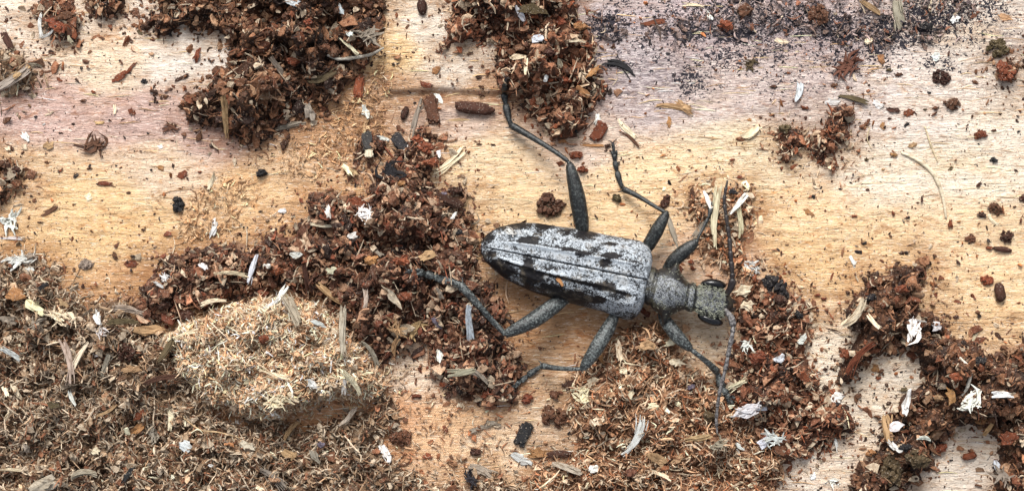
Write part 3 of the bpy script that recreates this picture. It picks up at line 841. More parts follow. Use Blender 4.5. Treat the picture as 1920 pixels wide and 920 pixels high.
C_, F_, S_, T_, P_, H_, U_ = 'crumb', 'flake', 'splinter', 'tuft', 'pellet', 'chip', 'clump'
ITEMS = [
 # tile 1
 (1,152,95,S_,95,90,12,'W'),(1,178,128,S_,-30,70,9,'W'),(1,452,285,F_,-28,80,26,'R'),(1,490,258,F_,-55,55,16,'R'),(1,540,305,C_,0,30,28,'K'),(1,578,345,C_,20,38,32,'D'),(1,622,363,C_,0,30,24,'N'),
 (1,320,232,C_,0,28,24,'N'),(1,740,208,F_,-75,62,20,'R'),(1,755,240,C_,0,14,14,'N'),(1,680,293,H_,-25,56,14,'D'),(1,640,132,C_,30,20,16,'K'),(1,720,258,C_,0,13,12,'D'),(1,575,147,F_,10,28,18,'N'),
 (1,522,122,F_,40,30,16,'L'),(1,487,150,F_,50,30,14,'D'),(1,440,72,C_,0,11,10,'K'),(1,845,440,S_,88,150,24,'T'),(1,95,512,F_,50,44,24,'W'),(1,45,822,T_,-50,95,80,'W'),(1,40,893,S_,2,90,10,'W'),
 (1,116,658,C_,0,27,26,'K','round black pellet lying alone on tan wood'),(1,65,637,C_,0,44,36,'D'),(1,670,772,U_,85,76,42,'K','ragged black lump standing on bare tan wood beside the dust film'),(1,800,858,F_,-78,84,22,'W'),(1,792,682,F_,-72,72,20,'C'),
 (1,330,738,F_,-30,34,26,'C'),(1,685,655,F_,-20,48,28,'R'),(1,602,628,F_,20,30,20,'O'),(1,650,620,C_,0,15,14,'D'),(1,182,545,F_,-20,42,26,'T'),(1,222,300,F_,50,30,18,'R'),(1,190,262,S_,-20,92,6,'N'),
 (1,120,243,S_,3,72,7,'G'),(1,26,152,S_,62,76,30,'D'),(1,48,296,S_,-35,140,34,'G'),(1,80,268,S_,-40,70,20,'T'),(1,482,722,C_,0,20,18,'N'),(1,335,632,C_,0,22,14,'N'),(1,225,640,C_,0,20,14,'R'),
 (1,185,790,S_,-30,72,16,'N'),(1,150,833,C_,0,22,12,'N'),(1,360,540,T_,-10,90,60,'N'),(1,300,548,S_,10,70,7,'D'),(1,312,378,C_,0,26,18,'N'),(1,350,345,C_,20,28,14,'R'),(1,165,466,C_,0,14,14,'W'),
 (1,430,410,S_,88,36,10,'C'),(1,495,420,F_,60,44,22,'R'),(1,600,552,F_,10,22,16,'W'),(1,555,500,C_,0,14,12,'K'),(1,645,478,T_,10,56,30,'N'),(1,92,343,C_,0,18,14,'D'),(1,435,622,C_,0,12,10,'K'),
 (1,750,645,C_,0,16,14,'R'),(1,505,125,C_,0,10,10,'N'),(1,535,860,C_,0,22,14,'N'),(1,400,690,F_,10,70,18,'R'),(1,370,460,F_,0,44,14,'T'),(1,700,365,F_,-15,50,30,'N'),(1,640,335,C_,0,22,16,'D'),
 (1,210,95,F_,25,90,40,'R'),(1,245,60,F_,-10,80,34,'N'),(1,262,150,F_,70,40,18,'C'),(1,175,20,F_,60,60,30,'N'),
 # tile 2
 (2,350,172,S_,42,92,12,'C'),(2,350,126,F_,10,34,24,'W'),(2,142,12,F_,10,60,34,'B'),(2,622,24,P_,86,64,34,'D','dark brown oval frass pellet at the top of the cream wood'),
 (2,818,405,P_,7,150,44,'D','long dark brown cylindrical pellet lying along the step in the wood'),(2,675,262,F_,-40,44,26,'O'),(2,590,197,C_,0,15,14,'N'),(2,684,197,C_,0,24,18,'N'),(2,801,203,F_,0,28,10,'N'),
 (2,835,290,C_,0,30,22,'D'),(2,846,327,C_,20,28,18,'N'),(2,640,317,F_,10,50,22,'R'),(2,660,415,H_,82,112,52,'N','ridged brown bark chunk beneath a white twisted flake'),(2,683,372,F_,60,48,24,'W','white twisted flake on top of the brown bark chunk'),
 (2,600,440,S_,-72,150,16,'G'),(2,478,519,F_,22,44,18,'W'),(2,728,606,S_,-42,150,28,'C','cream frayed splinter lying diagonally on yellow wood'),(2,750,720,C_,0,62,50,'D'),(2,22,648,C_,0,54,46,'K'),
 (2,97,790,F_,0,34,26,'W'),(2,270,795,F_,82,54,22,'W'),(2,400,800,T_,10,76,50,'W'),(2,362,885,F_,-20,44,30,'W'),(2,130,470,S_,-15,112,16,'G'),(2,200,415,F_,80,74,38,'G'),(2,250,845,S_,5,92,10,'C'),
 (2,742,808,F_,-50,34,16,'W'),(2,380,762,F_,-10,70,50,'R'),(2,362,640,F_,30,54,22,'T'),(2,685,576,F_,80,30,20,'W'),(2,640,555,C_,0,70,56,'R'),(2,605,525,C_,0,60,50,'R'),(2,655,610,C_,0,66,52,'R'),
 (2,765,870,C_,0,34,30,'K'),(2,385,330,H_,95,86,36,'R'),(2,557,425,P_,-70,52,24,'D'),(2,838,540,C_,0,24,12,'N'),(2,890,542,C_,20,24,12,'D'),(2,495,650,T_,-10,110,56,'K'),(2,545,690,C_,0,40,32,'O'),
 (2,720,750,H_,20,110,34,'D'),(2,410,420,F_,75,52,30,'W'),(2,410,470,S_,-80,60,12,'T'),(2,800,820,C_,0,50,44,'N'),(2,590,690,C_,0,46,40,'N'),(2,700,730,C_,0,44,30,'V'),(2,80,250,S_,55,80,18,'G'),
 (2,320,40,F_,70,50,22,'B'),(2,420,20,C_,0,54,44,'N'),(2,260,180,C_,0,50,40,'N'),(2,120,60,C_,0,54,40,'N'),(2,60,120,C_,0,56,44,'N'),(2,140,230,C_,0,60,40,'R'),(2,200,80,C_,0,44,36,'R'),
 (2,40,330,C_,0,46,34,'N'),(2,250,290,S_,-20,110,30,'L'),(2,420,130,T_,-10,90,50,'G'),(2,345,640,F_,45,60,20,'C'),
 # tile 3
 (3,95,145,F_,10,60,32,'B'),(3,30,50,S_,60,62,18,'B'),(3,52,245,S_,88,72,12,'C'),(3,22,215,F_,3,64,20,'C'),(3,178,242,F_,60,40,24,'C'),(3,245,155,S_,-6,64,9,'C'),(3,305,270,F_,-38,84,22,'O'),
 (3,126,295,F_,80,30,20,'W'),(3,320,450,F_,-75,54,24,'W'),(3,328,495,H_,-62,76,44,'R','ridged red bark piece beside the front of the reddish heap'),(3,425,480,S_,45,104,18,'C'),(3,445,520,S_,38,92,9,'N'),
 (3,265,635,C_,0,50,42,'R'),(3,240,582,C_,0,54,40,'R'),(3,395,746,C_,10,46,36,'L','olive brown rounded crumb under the foot of the middle leg'),(3,142,770,U_,40,110,96,'N','grey brown crumb cluster lying against the wing case edge'),
 (3,575,755,U_,-70,60,30,'D'),(3,610,403,S_,10,140,24,'T'),(3,590,460,F_,80,44,20,'O'),(3,895,500,F_,-35,120,40,'C'),(3,405,248,S_,22,130,26,'K'),(3,762,810,S_,-84,230,30,'C'),(3,850,765,S_,-50,100,16,'W'),
 (3,735,750,S_,65,76,16,'W'),(3,830,718,C_,0,36,34,'K'),(3,855,830,S_,86,120,16,'C'),(3,700,860,S_,-55,84,20,'G'),(3,360,546,C_,0,28,24,'D'),(3,240,492,C_,0,16,20,'K'),(3,105,580,C_,0,12,10,'N'),
 (3,565,583,C_,0,26,14,'O'),(3,826,598,C_,0,22,16,'R'),(3,855,665,F_,0,44,14,'R'),(3,300,545,S_,5,90,9,'O'),(3,190,530,C_,0,40,28,'O'),(3,890,450,F_,0,22,12,'O'),(3,933,441,C_,0,16,14,'N'),
 (3,530,85,S_,-8,90,18,'R'),(3,800,95,C_,0,70,56,'R'),(3,870,40,C_,0,80,50,'N'),(3,740,60,F_,60,36,22,'W'),(3,680,20,S_,3,80,10,'C'),(3,900,245,T_,-20,60,50,'L'),(3,650,400,F_,20,90,18,'T'),
 (3,180,80,C_,0,54,46,'R'),(3,250,100,C_,0,60,40,'O'),(3,80,40,F_,10,90,44,'L'),(3,140,200,C_,0,50,36,'D'),(3,200,300,C_,0,48,36,'R'),(3,270,350,F_,40,60,32,'O'),(3,90,330,C_,0,44,34,'N'),
 (3,640,520,C_,0,10,8,'N'),(3,470,590,C_,0,14,10,'O'),(3,690,640,C_,0,14,10,'R'),(3,580,640,C_,0,10,8,'N'),(3,900,690,C_,0,18,10,'N'),(3,930,780,C_,0,14,10,'R'),
 (3,602,862,S_,74,140,18,'G','thin grey splinter leaning at the knee of the upper middle leg'),
 # tile 4
 (4,115,347,S_,-78,76,26,'B'),(4,240,382,F_,0,52,36,'W'),(4,412,390,F_,20,42,34,'W'),(4,632,212,F_,-20,44,40,'W'),(4,57,480,C_,0,54,42,'L'),(4,250,320,C_,0,32,26,'N'),(4,137,405,C_,20,36,24,'R'),
 (4,295,418,C_,0,60,48,'N'),(4,470,412,F_,10,50,20,'D'),(4,532,423,F_,-10,48,32,'R'),(4,370,467,F_,-25,30,16,'N'),(4,430,470,F_,85,36,20,'O'),(4,523,467,F_,-20,24,18,'K'),(4,470,580,C_,0,36,26,'O'),
 (4,370,598,C_,0,20,22,'L'),(4,540,545,F_,-20,40,22,'T'),(4,682,842,C_,80,44,30,'R'),(4,170,738,C_,-20,28,20,'K'),(4,850,600,C_,0,36,28,'K'),(4,790,692,C_,-40,34,18,'D'),(4,800,805,C_,0,44,34,'D'),
 (4,855,782,U_,0,64,50,'N'),(4,842,825,S_,40,56,10,'C'),(4,895,887,U_,0,56,50,'D'),(4,955,740,C_,0,40,44,'D'),(4,862,182,U_,20,90,70,'L'),(4,690,390,U_,0,64,52,'N'),(4,630,405,C_,0,30,22,'N'),
 (4,795,505,U_,-20,60,34,'R'),(4,848,490,C_,0,22,16,'N'),(4,940,493,C_,0,15,14,'K'),(4,930,640,C_,20,24,14,'D'),(4,490,280,C_,0,34,26,'N'),(4,455,262,C_,0,28,26,'L'),(4,320,370,S_,15,110,20,'L'),
 (4,490,55,S_,80,110,44,'G'),(4,385,28,S_,40,96,18,'T'),(4,190,55,U_,0,90,76,'N'),(4,425,222,F_,60,44,30,'O'),(4,20,325,C_,0,34,22,'D'),(4,150,795,F_,30,40,24,'O'),(4,325,810,C_,0,24,16,'R'),
 (4,470,800,C_,80,26,18,'R'),(4,605,348,C_,20,20,14,'K'),(4,685,632,F_,-40,22,14,'L'),(4,890,65,F_,20,56,26,'T'),(4,610,20,S_,-80,50,10,'C'),(4,300,240,T_,-40,120,60,'N'),(4,650,290,U_,10,80,50,'D'),
 (4,760,895,U_,0,44,36,'N'),(4,595,100,C_,0,60,44,'K'),(4,700,75,F_,-20,50,28,'W'),(4,380,155,F_,-10,40,22,'C'),(4,50,155,F_,10,50,22,'C'),(4,375,712,C_,0,18,16,'D'),(4,272,708,C_,0,14,12,'K'),
 (4,590,410,C_,0,18,12,'L'),(4,790,540,C_,0,12,10,'K'),(4,455,445,C_,0,22,12,'D'),(4,140,443,C_,0,16,22,'D'),(4,360,912,C_,-20,24,14,'K'),(4,925,775,C_,0,16,12,'N'),(4,430,635,C_,0,18,10,'T'),
 (4,50,738,C_,0,14,10,'R'),(4,715,830,C_,0,20,14,'O'),(4,560,760,C_,0,16,10,'N'),(4,215,790,C_,0,12,9,'R'),(4,885,270,U_,50,90,60,'R'),
 # tile 5
 (5,70,55,T_,-15,100,36,'W'),(5,112,88,F_,10,50,24,'W'),(5,50,187,F_,-12,86,50,'O'),(5,130,228,F_,35,100,50,'C'),(5,40,405,S_,35,74,16,'W'),(5,155,155,F_,-30,64,22,'K'),(5,228,268,T_,40,90,60,'C'),
 (5,365,272,F_,70,64,26,'W'),(5,380,328,T_,-20,60,36,'W'),(5,255,430,S_,75,170,26,'G'),(5,270,572,S_,70,62,12,'W'),(5,358,407,F_,40,28,20,'W'),(5,625,388,S_,-60,110,28,'L'),(5,545,318,F_,4,140,54,'T'),
 (5,470,400,U_,0,80,70,'D'),(5,597,148,F_,20,58,16,'W'),(5,620,120,T_,60,44,30,'W'),(5,762,77,F_,30,40,24,'W'),(5,945,88,S_,-75,110,22,'B'),(5,870,106,S_,5,120,12,'C'),(5,697,752,F_,30,60,40,'B'),
 (5,925,752,F_,10,70,40,'G'),(5,170,888,F_,-10,92,60,'G'),(5,312,855,S_,-8,92,28,'G'),(5,45,840,S_,2,92,10,'C'),(5,520,685,F_,-30,86,30,'O'),(5,640,652,S_,88,80,18,'C'),(5,325,70,U_,0,60,40,'G'),
 (5,60,545,F_,65,64,22,'C'),(5,20,545,F_,60,50,20,'C'),(5,430,38,C_,60,40,26,'N'),(5,490,70,F_,-20,60,30,'R'),(5,120,40,C_,10,50,30,'G'),(5,240,220,F_,30,60,24,'T'),(5,140,290,T_,0,70,44,'G'),
 (5,30,280,F_,20,60,34,'G'),(5,300,410,S_,-60,110,16,'C'),(5,395,450,S_,-70,90,16,'G'),(5,490,465,F_,-10,70,34,'T'),(5,470,240,S_,8,140,26,'G'),(5,460,285,S_,4,110,18,'L'),(5,600,500,S_,-10,120,16,'D'),
 (5,520,640,F_,-40,60,30,'R'),(5,575,710,T_,80,70,30,'G'),(5,800,210,S_,-10,90,14,'C'),(5,700,260,C_,0,70,40,'D'),(5,620,225,C_,0,70,50,'D'),(5,360,770,F_,0,40,28,'C'),(5,480,860,F_,-50,80,20,'K'),
 (5,40,620,S_,-50,80,12,'C'),(5,200,600,F_,10,50,28,'L'),(5,100,760,F_,60,44,22,'G'),(5,400,620,S_,-30,80,10,'T'),(5,790,825,C_,0,24,20,'W'),(5,860,745,F_,0,36,16,'O'),(5,700,330,S_,-20,100,10,'C'),
 # tile 6
 (6,90,190,S_,-62,92,16,'W'),(6,58,218,S_,-28,64,11,'W'),(6,135,240,S_,60,124,40,'G'),(6,280,95,F_,-40,44,28,'C'),(6,275,180,S_,40,130,26,'T'),(6,325,315,S_,87,170,28,'G'),(6,515,200,F_,60,92,26,'C'),
 (6,410,195,S_,85,72,20,'G'),(6,235,292,S_,20,60,14,'W'),(6,530,305,T_,70,90,56,'T'),(6,605,310,T_,-40,80,50,'T'),(6,680,290,F_,50,50,22,'V'),(6,800,288,S_,88,130,26,'B','bluish white strip standing under the hind shin of the beetle'),
 (6,688,412,F_,70,54,26,'W'),(6,770,475,S_,-8,104,28,'G'),(6,840,490,S_,40,82,20,'G'),(6,360,512,S_,58,112,22,'C'),(6,215,520,T_,45,60,26,'W'),(6,70,482,S_,15,120,11,'C'),(6,765,597,C_,0,34,28,'C'),
 (6,710,690,F_,70,36,22,'R'),(6,825,775,C_,20,50,46,'D'),(6,850,845,S_,24,112,36,'G'),(6,800,872,T_,60,64,40,'K'),(6,65,870,S_,40,122,26,'G'),(6,345,640,S_,-52,92,20,'G'),(6,130,690,S_,-50,82,16,'T'),
 (6,245,745,C_,0,34,30,'V'),(6,430,55,C_,0,60,44,'O'),(6,550,60,C_,0,64,48,'R'),(6,560,190,C_,0,70,56,'R'),(6,640,40,F_,-20,60,34,'T'),(6,470,90,C_,0,44,36,'N'),(6,700,520,C_,0,40,34,'R'),
 (6,790,570,C_,0,44,36,'N'),(6,860,560,C_,0,40,34,'R'),(6,720,560,C_,0,44,36,'D'),(6,600,565,C_,0,44,26,'R'),(6,540,720,U_,0,90,70,'N'),(6,150,35,F_,0,50,30,'W'),(6,45,75,C_,0,30,30,'W'),(6,80,95,C_,0,56,44,'R'),
 (6,190,120,S_,80,110,20,'D'),(6,140,570,S_,40,50,16,'C'),(6,330,530,S_,-85,60,14,'W'),(6,30,350,C_,0,60,36,'R'),(6,460,30,F_,30,44,20,'G'),(6,690,180,F_,60,50,18,'G'),(6,520,380,S_,-70,70,16,'T'),
 (6,430,400,S_,60,110,14,'G'),(6,130,785,F_,20,70,34,'T'),(6,220,790,F_,60,60,24,'G'),(6,80,585,T_,-10,90,36,'C'),(6,640,790,F_,10,44,26,'R'),(6,850,680,F_,-20,100,24,'G'),(6,480,775,F_,60,70,34,'W'),
 # tile 7
 (7,45,708,H_,-65,92,44,'K','black rectangular bark chip on wood below the beetle'),(7,55,573,C_,0,58,50,'R','dark red round crumb on the wood below the beetle'),(7,160,640,U_,20,110,90,'N'),(7,155,560,C_,0,54,44,'N'),
 (7,220,520,F_,-15,56,40,'D'),(7,460,720,S_,-60,160,30,'W','white and grey splinter standing out of the orange frass bed'),(7,445,555,F_,-60,56,28,'C'),(7,545,805,F_,15,96,44,'T'),(7,205,832,S_,20,112,26,'G'),
 (7,180,783,F_,0,100,28,'D'),(7,510,375,F_,0,64,40,'T'),(7,670,530,F_,-20,34,22,'V'),(7,400,392,F_,80,86,24,'C'),(7,265,562,T_,-30,80,60,'C'),(7,875,620,T_,-25,110,44,'W'),(7,935,605,F_,20,44,34,'B'),
 (7,945,738,F_,-30,64,40,'B'),(7,305,840,F_,0,44,40,'W'),(7,530,600,F_,0,44,30,'C'),(7,845,522,S_,-25,74,22,'C'),(7,880,225,F_,0,54,40,'C'),(7,670,62,C_,0,30,24,'R'),(7,678,85,C_,0,26,22,'R'),(7,880,375,T_,40,50,40,'W'),
 (7,850,750,F_,40,44,16,'W'),(7,500,250,F_,40,50,24,'R'),(7,330,410,F_,70,64,20,'O'),(7,620,440,F_,10,60,30,'C'),(7,600,360,F_,-20,70,34,'C'),(7,740,640,C_,0,70,60,'L'),(7,700,720,S_,-12,100,18,'T'),
 (7,780,745,T_,10,70,60,'G'),(7,100,780,F_,0,90,40,'O'),(7,30,800,F_,20,80,36,'W'),(7,730,190,F_,-30,80,30,'R'),(7,900,80,T_,20,70,60,'W'),(7,870,170,F_,-15,80,40,'C'),(7,920,420,C_,0,80,56,'R'),
 (7,440,850,C_,0,60,50,'N'),(7,560,860,S_,20,80,12,'C'),(7,620,800,F_,-30,60,30,'T'),(7,320,660,F_,10,50,34,'C'),(7,420,470,F_,-10,36,20,'C'),(7,300,510,F_,-40,60,36,'C'),(7,630,90,F_,60,40,20,'R'),
 # tile 8
 (8,318,60,F_,65,48,22,'W','small white flake alone on yellow wood above the frass ridge'),(8,870,175,P_,78,72,38,'D','dark ridged pellet standing alone on yellow wood'),(8,705,268,C_,0,26,20,'D'),(8,820,130,U_,0,56,32,'R'),
 (8,565,92,C_,30,50,36,'D'),(8,325,257,S_,-52,124,30,'C','cream splinter stuck at the start of the frass ridge'),(8,395,285,S_,50,64,14,'C'),(8,130,350,F_,-40,48,26,'W'),(8,40,427,F_,-15,62,34,'B'),(8,550,310,T_,-75,96,30,'W'),
 (8,780,335,S_,-60,70,12,'C'),(8,385,195,C_,0,54,44,'K'),(8,115,258,C_,45,46,28,'K'),(8,795,435,C_,0,70,50,'K'),(8,765,582,T_,-40,96,40,'W'),(8,690,570,F_,80,64,40,'O'),(8,338,565,C_,0,36,34,'N'),
 (8,260,570,F_,10,56,40,'W'),(8,260,597,C_,0,40,28,'K'),(8,470,680,F_,-10,66,36,'W'),(8,475,755,F_,40,56,24,'W'),(8,512,755,C_,0,54,46,'K'),(8,585,722,S_,8,58,13,'W'),(8,755,788,P_,-15,56,28,'R'),
 (8,862,825,F_,70,50,24,'B'),(8,880,858,T_,0,76,50,'G'),(8,245,882,T_,-30,50,34,'W'),(8,170,862,F_,-60,44,20,'W'),(8,255,747,F_,80,54,14,'W'),(8,25,722,T_,-15,90,56,'W'),(8,387,775,C_,0,46,34,'O'),
 (8,800,655,C_,0,54,40,'O'),(8,825,690,S_,-60,54,14,'T'),(8,405,462,F_,30,40,30,'O'),(8,415,497,C_,0,30,22,'R'),(8,215,463,C_,0,22,22,'D'),(8,290,405,C_,0,56,60,'R'),(8,510,540,C_,0,40,26,'L'),(8,520,595,F_,-75,100,30,'W'),
 (8,340,420,S_,-55,150,24,'R'),(8,30,150,U_,60,130,80,'K'),(8,40,200,C_,0,60,50,'D'),(8,600,270,C_,0,50,46,'N'),(8,500,160,C_,0,60,50,'R'),(8,460,850,U_,80,130,70,'L'),(8,560,800,U_,20,100,70,'L'),
 (8,450,690,S_,85,110,40,'T'),(8,650,760,C_,0,60,56,'R'),(8,700,490,C_,0,60,44,'R'),(8,640,570,C_,0,50,40,'T'),(8,860,470,C_,0,50,40,'N'),(8,620,460,C_,0,44,36,'N'),(8,900,720,F_,-20,80,50,'R'),(8,880,560,S_,5,90,24,'W'),
 (8,630,305,F_,0,40,34,'W'),(8,300,20,C_,0,10,8,'N'),(8,712,40,C_,0,12,10,'R'),(8,880,15,P_,10,70,20,'D'),(8,830,10,C_,0,30,22,'R'),(8,770,190,F_,60,26,16,'R'),(8,710,210,F_,20,28,16,'R'),
 (8,630,185,F_,70,24,12,'R'),(8,240,115,S_,-70,30,7,'R'),(8,185,185,C_,0,26,20,'R'),(8,210,200,C_,0,30,20,'R'),(8,100,40,C_,0,12,8,'R'),(8,920,340,C_,0,20,10,'R'),(8,940,215,C_,0,18,12,'R'),
]
objs = []
for it in ITEMS:
    objs.append(item(*it))
# look-alikes: say what each lies near; those still alike share a group
MARKS = [(76,47,'the white v-shaped splinters'),(230,138,'the torn red flakes'),(58,329,'the round black pellet'),(335,386,'the ragged black lump'),(20,410,'the frayed white tuft'),(20,148,'the grey bark slivers'),
 (422,220,'the tan upright splinter'),(665,105,'the grey curved root fibre'),(791,12,'the oval pellet'),(889,203,'the long cylindrical pellet'),(810,208,'the ridged bark chunk'),(753,269,'the white-ended charcoal chip'),
 (690,270,'the cream-ended grey chip'),(844,303,'the diagonal cream splinter'),(491,324,'the black crumb below the dark heap'),(680,400,'the white tuft on the drift'),(947,195,'the upper hind foot'),(1157,310,'the upper middle foot'),
 (1124,247,'the ridged red bark piece'),(1031,385,'the cluster at the wing case'),(1340,405,'the black antenna tip'),(1340,565,"the beetle's head"),(1345,790,'the grey antenna tip'),(1265,200,'the tan splinter on grey wood'),
 (1498,173,'the bluish white upright splinter'),(1469,240,'the big olive crumb'),(1750,340,'the thick curved root fibre'),(1893,140,'the lump on grey wood'),(1867,390,'the brown cluster on cream wood'),(1599,490,'the lone white flake'),
 (1875,547,'the ridged pellet'),(1602,588,'the cream splinter on the ridge'),(1810,720,'the white knobbly fibre'),(1660,740,'the bare cream patch'),(1817,854,'the bark oval at the ridge end'),(880,604,'the bluish white strip'),
 (800,515,'the lower hind foot'),(965,722,'the lower middle foot'),(1365,745,'the lower front foot'),(982,814,'the black rectangular chip'),(988,746,'the dark red crumb'),(1190,820,'the white and grey splinter'),
 (500,660,'the middle of the sawdust mound'),(520,800,'the hollow under the mound'),(25,555,'the orange flake'),(270,620,'the tan wood flake'),(128,675,'the grey standing splinter'),(347,836,'the bluish white flake'),
 (85,903,'the big grey flake'),(472,503,'the bluish white splinter'),(905,882,'the grey splinter on orange dust'),(640,615,'the grey strip on the mound'),(1680,880,'the olive clusters'),(1590,30,'the black crust'),(1380,45,'the rusty crumbs on the crust'),
 (560,60,'the top of the dark heap'),(1010,80,'the top of the reddish heap'),(1200,700,'the frass under the middle leg'),(100,800,'the lower litter')]
from collections import defaultdict
def regroup():
    g = defaultdict(list)
    for o in objs: g[o['label']].append(o)
    return {k: v for k, v in g.items() if len(v) > 1}
for lb, L in regroup().items():
    for o in L:
        sz, cn, kn, px, py, on = o_info[o.name]
        mk = min(MARKS, key=lambda m: (m[0] - px) ** 2 + (m[1] - py) ** 2)[2]
        o['label'] = f"{sz} {cn} {kn} near {mk}, on {'the frass' if on else 'bare wood'}"
for lb, L in regroup().items():
    L.sort(key=lambda o: -o_size[o.name])
    n = len(L); q = [o_size[o.name] for o in L]
    if q[0] > 1.12 * q[1]: L[0]['label'] = ('bigger of two ' if n == 2 else 'biggest of several ') + lb.replace(' near', 's near', 1)
    if q[-1] < q[-2] / 1.12: L[-1]['label'] = ('smaller of two ' if n == 2 else 'smallest of several ') + lb.replace(' near', 's near', 1)
for o in objs:
    if len(o['label'].split()) > 16: o['label'] = o['label'].rsplit(', on', 1)[0]
for lb, L in regroup().items():
    for o in L: o['group'] = lb

def curve_item(name, pts, r0, rgb, label, cat, lift=0.12, mat=None):
    q = spline([(x, y) for x, y in pts], 5)
    zz = np.array([top_at(x, y) for x, y in q])
    zz = np.convolve(np.pad(zz, 4, mode='edge'), np.ones(9) / 9, 'valid')
    zz = np.maximum(zz, np.array([top_at(x, y) for x, y in q]) - 0.05) + lift
    pm = np.array([P(x, y, z) for (x, y), z in zip(q, zz)])
    t = np.linspace(0, 1, len(pm))
    rad = 0.75 * r0 * (0.45 + 0.55 * np.sin(math.pi * np.clip(t * 0.9 + 0.08, 0, 1))) * (1 + 0.25 * (ri.random(len(pm)) - 0.5))
    o0 = pm[len(pm) // 2].copy()
    V, F = tube(pm - o0, rad, 7, 0.8)
    col = lin(rgb) * 0.85 * (1 + 0.2 * (ri.random((len(V), 1)) - 0.5))
    return link(name, mesh_np(name, V, F, mat or M_PALE, col, smooth=True), None, o0, label, cat)
def z2p(t, pts): return [(TILE[t - 1][0] + a / 2, TILE[t - 1][1] + b / 2) for a, b in pts]
curve_item('root_fibre', z2p(2, [(268,208),(310,222),(370,216),(430,205),(478,180)]), 0.16, (178,172,160), 'grey curved root fibre across the edge of the big dark heap', 'fibre', 0.35)
curve_item('root_fibre', z2p(4, [(500,572),(560,600),(610,640),(640,690),(658,750),(668,818)]), 0.17, (226,212,184), 'thick pale root fibre curving down over cream wood', 'fibre', 0.08)
curve_item('root_fibre', z2p(4, [(588,474),(600,512),(615,556),(636,606)]), 0.08, (214,196,160), 'thin pale root fibre beside the thick curved one', 'fibre', 0.05)
curve_item('root_fibre', z2p(8, [(720,420),(758,468),(748,530),(722,568)]), 0.17, (226,222,208), 'white knobbly root fibre lying on the dark frass ridge', 'fibre', 0.35)
curve_item('root_fibre', z2p(5, [(800,104),(850,98),(900,106),(940,122)]), 0.09, (226,204,168), 'cream curved root fibre at the front edge of the frass drift', 'fibre', 0.3)
curve_item('root_fibre', z2p(5, [(680,640),(750,690),(820,700),(900,720)]), 0.08, (200,170,130), 'tan root fibre in the hollow below the sawdust mound', 'fibre', 0.2)
curve_item('root_fibre', z2p(4, [(380,480),(372,520),(388,560)]), 0.05, (214,196,160), 'very thin tan thread on the cream wood', 'fibre', 0.04)

# two flat dark bark chips with a pale end
def tipped_chip(px, py, ang, L, W, rgb, label, tipc=(242,240,234)):
    a = math.radians(-ang); z = top_at(px, py) + 0.2
    root = link('tipped_bark_chip', None, None, P(px, py, z), label, 'bark chip')
    root.rotation_euler = (0, 0, a)
    Lm, Wm = L / PXMM, W / PXMM
    def blk(x0, x1, w, h, c, name):
        v, f = shape('chip', x1 - x0, w)
        v[:, 2] *= h / (v[:, 2].max() - v[:, 2].min()); v[:, 0] += (x0 + x1) / 2
        col = lin(c) * 0.85 * (1 + 0.2 * (ri.random((len(v), 1)) - 0.5))
        link(name, mesh_np(name, v, f, M_BARK if name == 'bark' else M_PALE, col), root)
    blk(-Lm / 2, Lm * 0.30, Wm * 1.1, 0.34, rgb, 'bark')
    blk(Lm * 0.20, Lm * 0.56, Wm * 0.95, 0.36, tipc, 'pale_tip')
tipped_chip(753, 269, 52, 48, 19, (58,56,58), 'charcoal bark chip with a bright white end at the top of the drift')
tipped_chip(690, 270, 84, 46, 18, (74,72,70), 'dark grey bark chip with a cream end in the small cluster', (236,224,196))
# ------------------------------------------------------------------ the beetle
B0 = P(1060, 510, 0.0); B0[2] = top_at(1060, 510)
beetle = link('longhorn_beetle', None, None, B0, 'mottled grey longhorn beetle with black blotches standing on the bare wood', 'beetle')
def part(name, V, F, mat, parent=beetle, smooth=True, mark=None, label=None):
    V = np.asarray(V) - B0
    me = mesh_np(name, V, F, mat, None, {'mark': mark} if mark is not None else None, smooth)
    return link(name, me, parent, (0, 0, 0), label)

def blobs(px, py, L):
    m = np.zeros(px.shape)
    for x, y, rx, ry, s in L:
        m = np.maximum(m, s * np.exp(-((((px - x) / rx) ** 2 + ((py - y) / ry) ** 2) ** 2.0)))
    return m

# wing cases
AX0 = np.array([901.5, 462.0]); AXD = np.array([316.0, 63.0]); AXD /= np.linalg.norm(AXD); AXN = np.array([-AXD[1], AXD[0]])
def st_of(L):
    L = np.array(L, float) - AX0
    return L @ AXD, L @ AXN
su, tu = st_of(ELY_UP); sl, tl = st_of(ELY_LO)
BL = 321.0
DARK = [(993,449,19,7,1),(1018,424,15,7,.9),(973,423,20,7,.7),(990,510,12,28,1.1),(1000,520,18,12,.8),(1134,535,20,8,1.3),(1121,562,13,6,1.2),(1147,479,17,5,1.1),(1134,491,11,7,1.2),
        (1145,457,16,4,.7),(1092,476,15,5,.8),(1066,468,14,4,.7),(1095,440,22,9,.6),(1060,434,18,6,.45),(922,476,10,5,.9),(934,497,22,9,.8),(950,508,18,9,.7),(914,444,15,10,.55),(953,426,22,8,.6),
        (1060,552,44,9,.55),(1030,540,25,8,.5),(1090,560,30,9,.6),(1160,555,20,10,.25),(1012,436,10,6,.5),(1115,468,10,5,.4),(1190,500,12,30,.15),(1178,590,20,8,.25),(1075,520,40,5,.35),(1020,503,40,4,.4),(1110,528,30,4,.4)]  # thin flat ones at the end: painted shade below the lower ridge
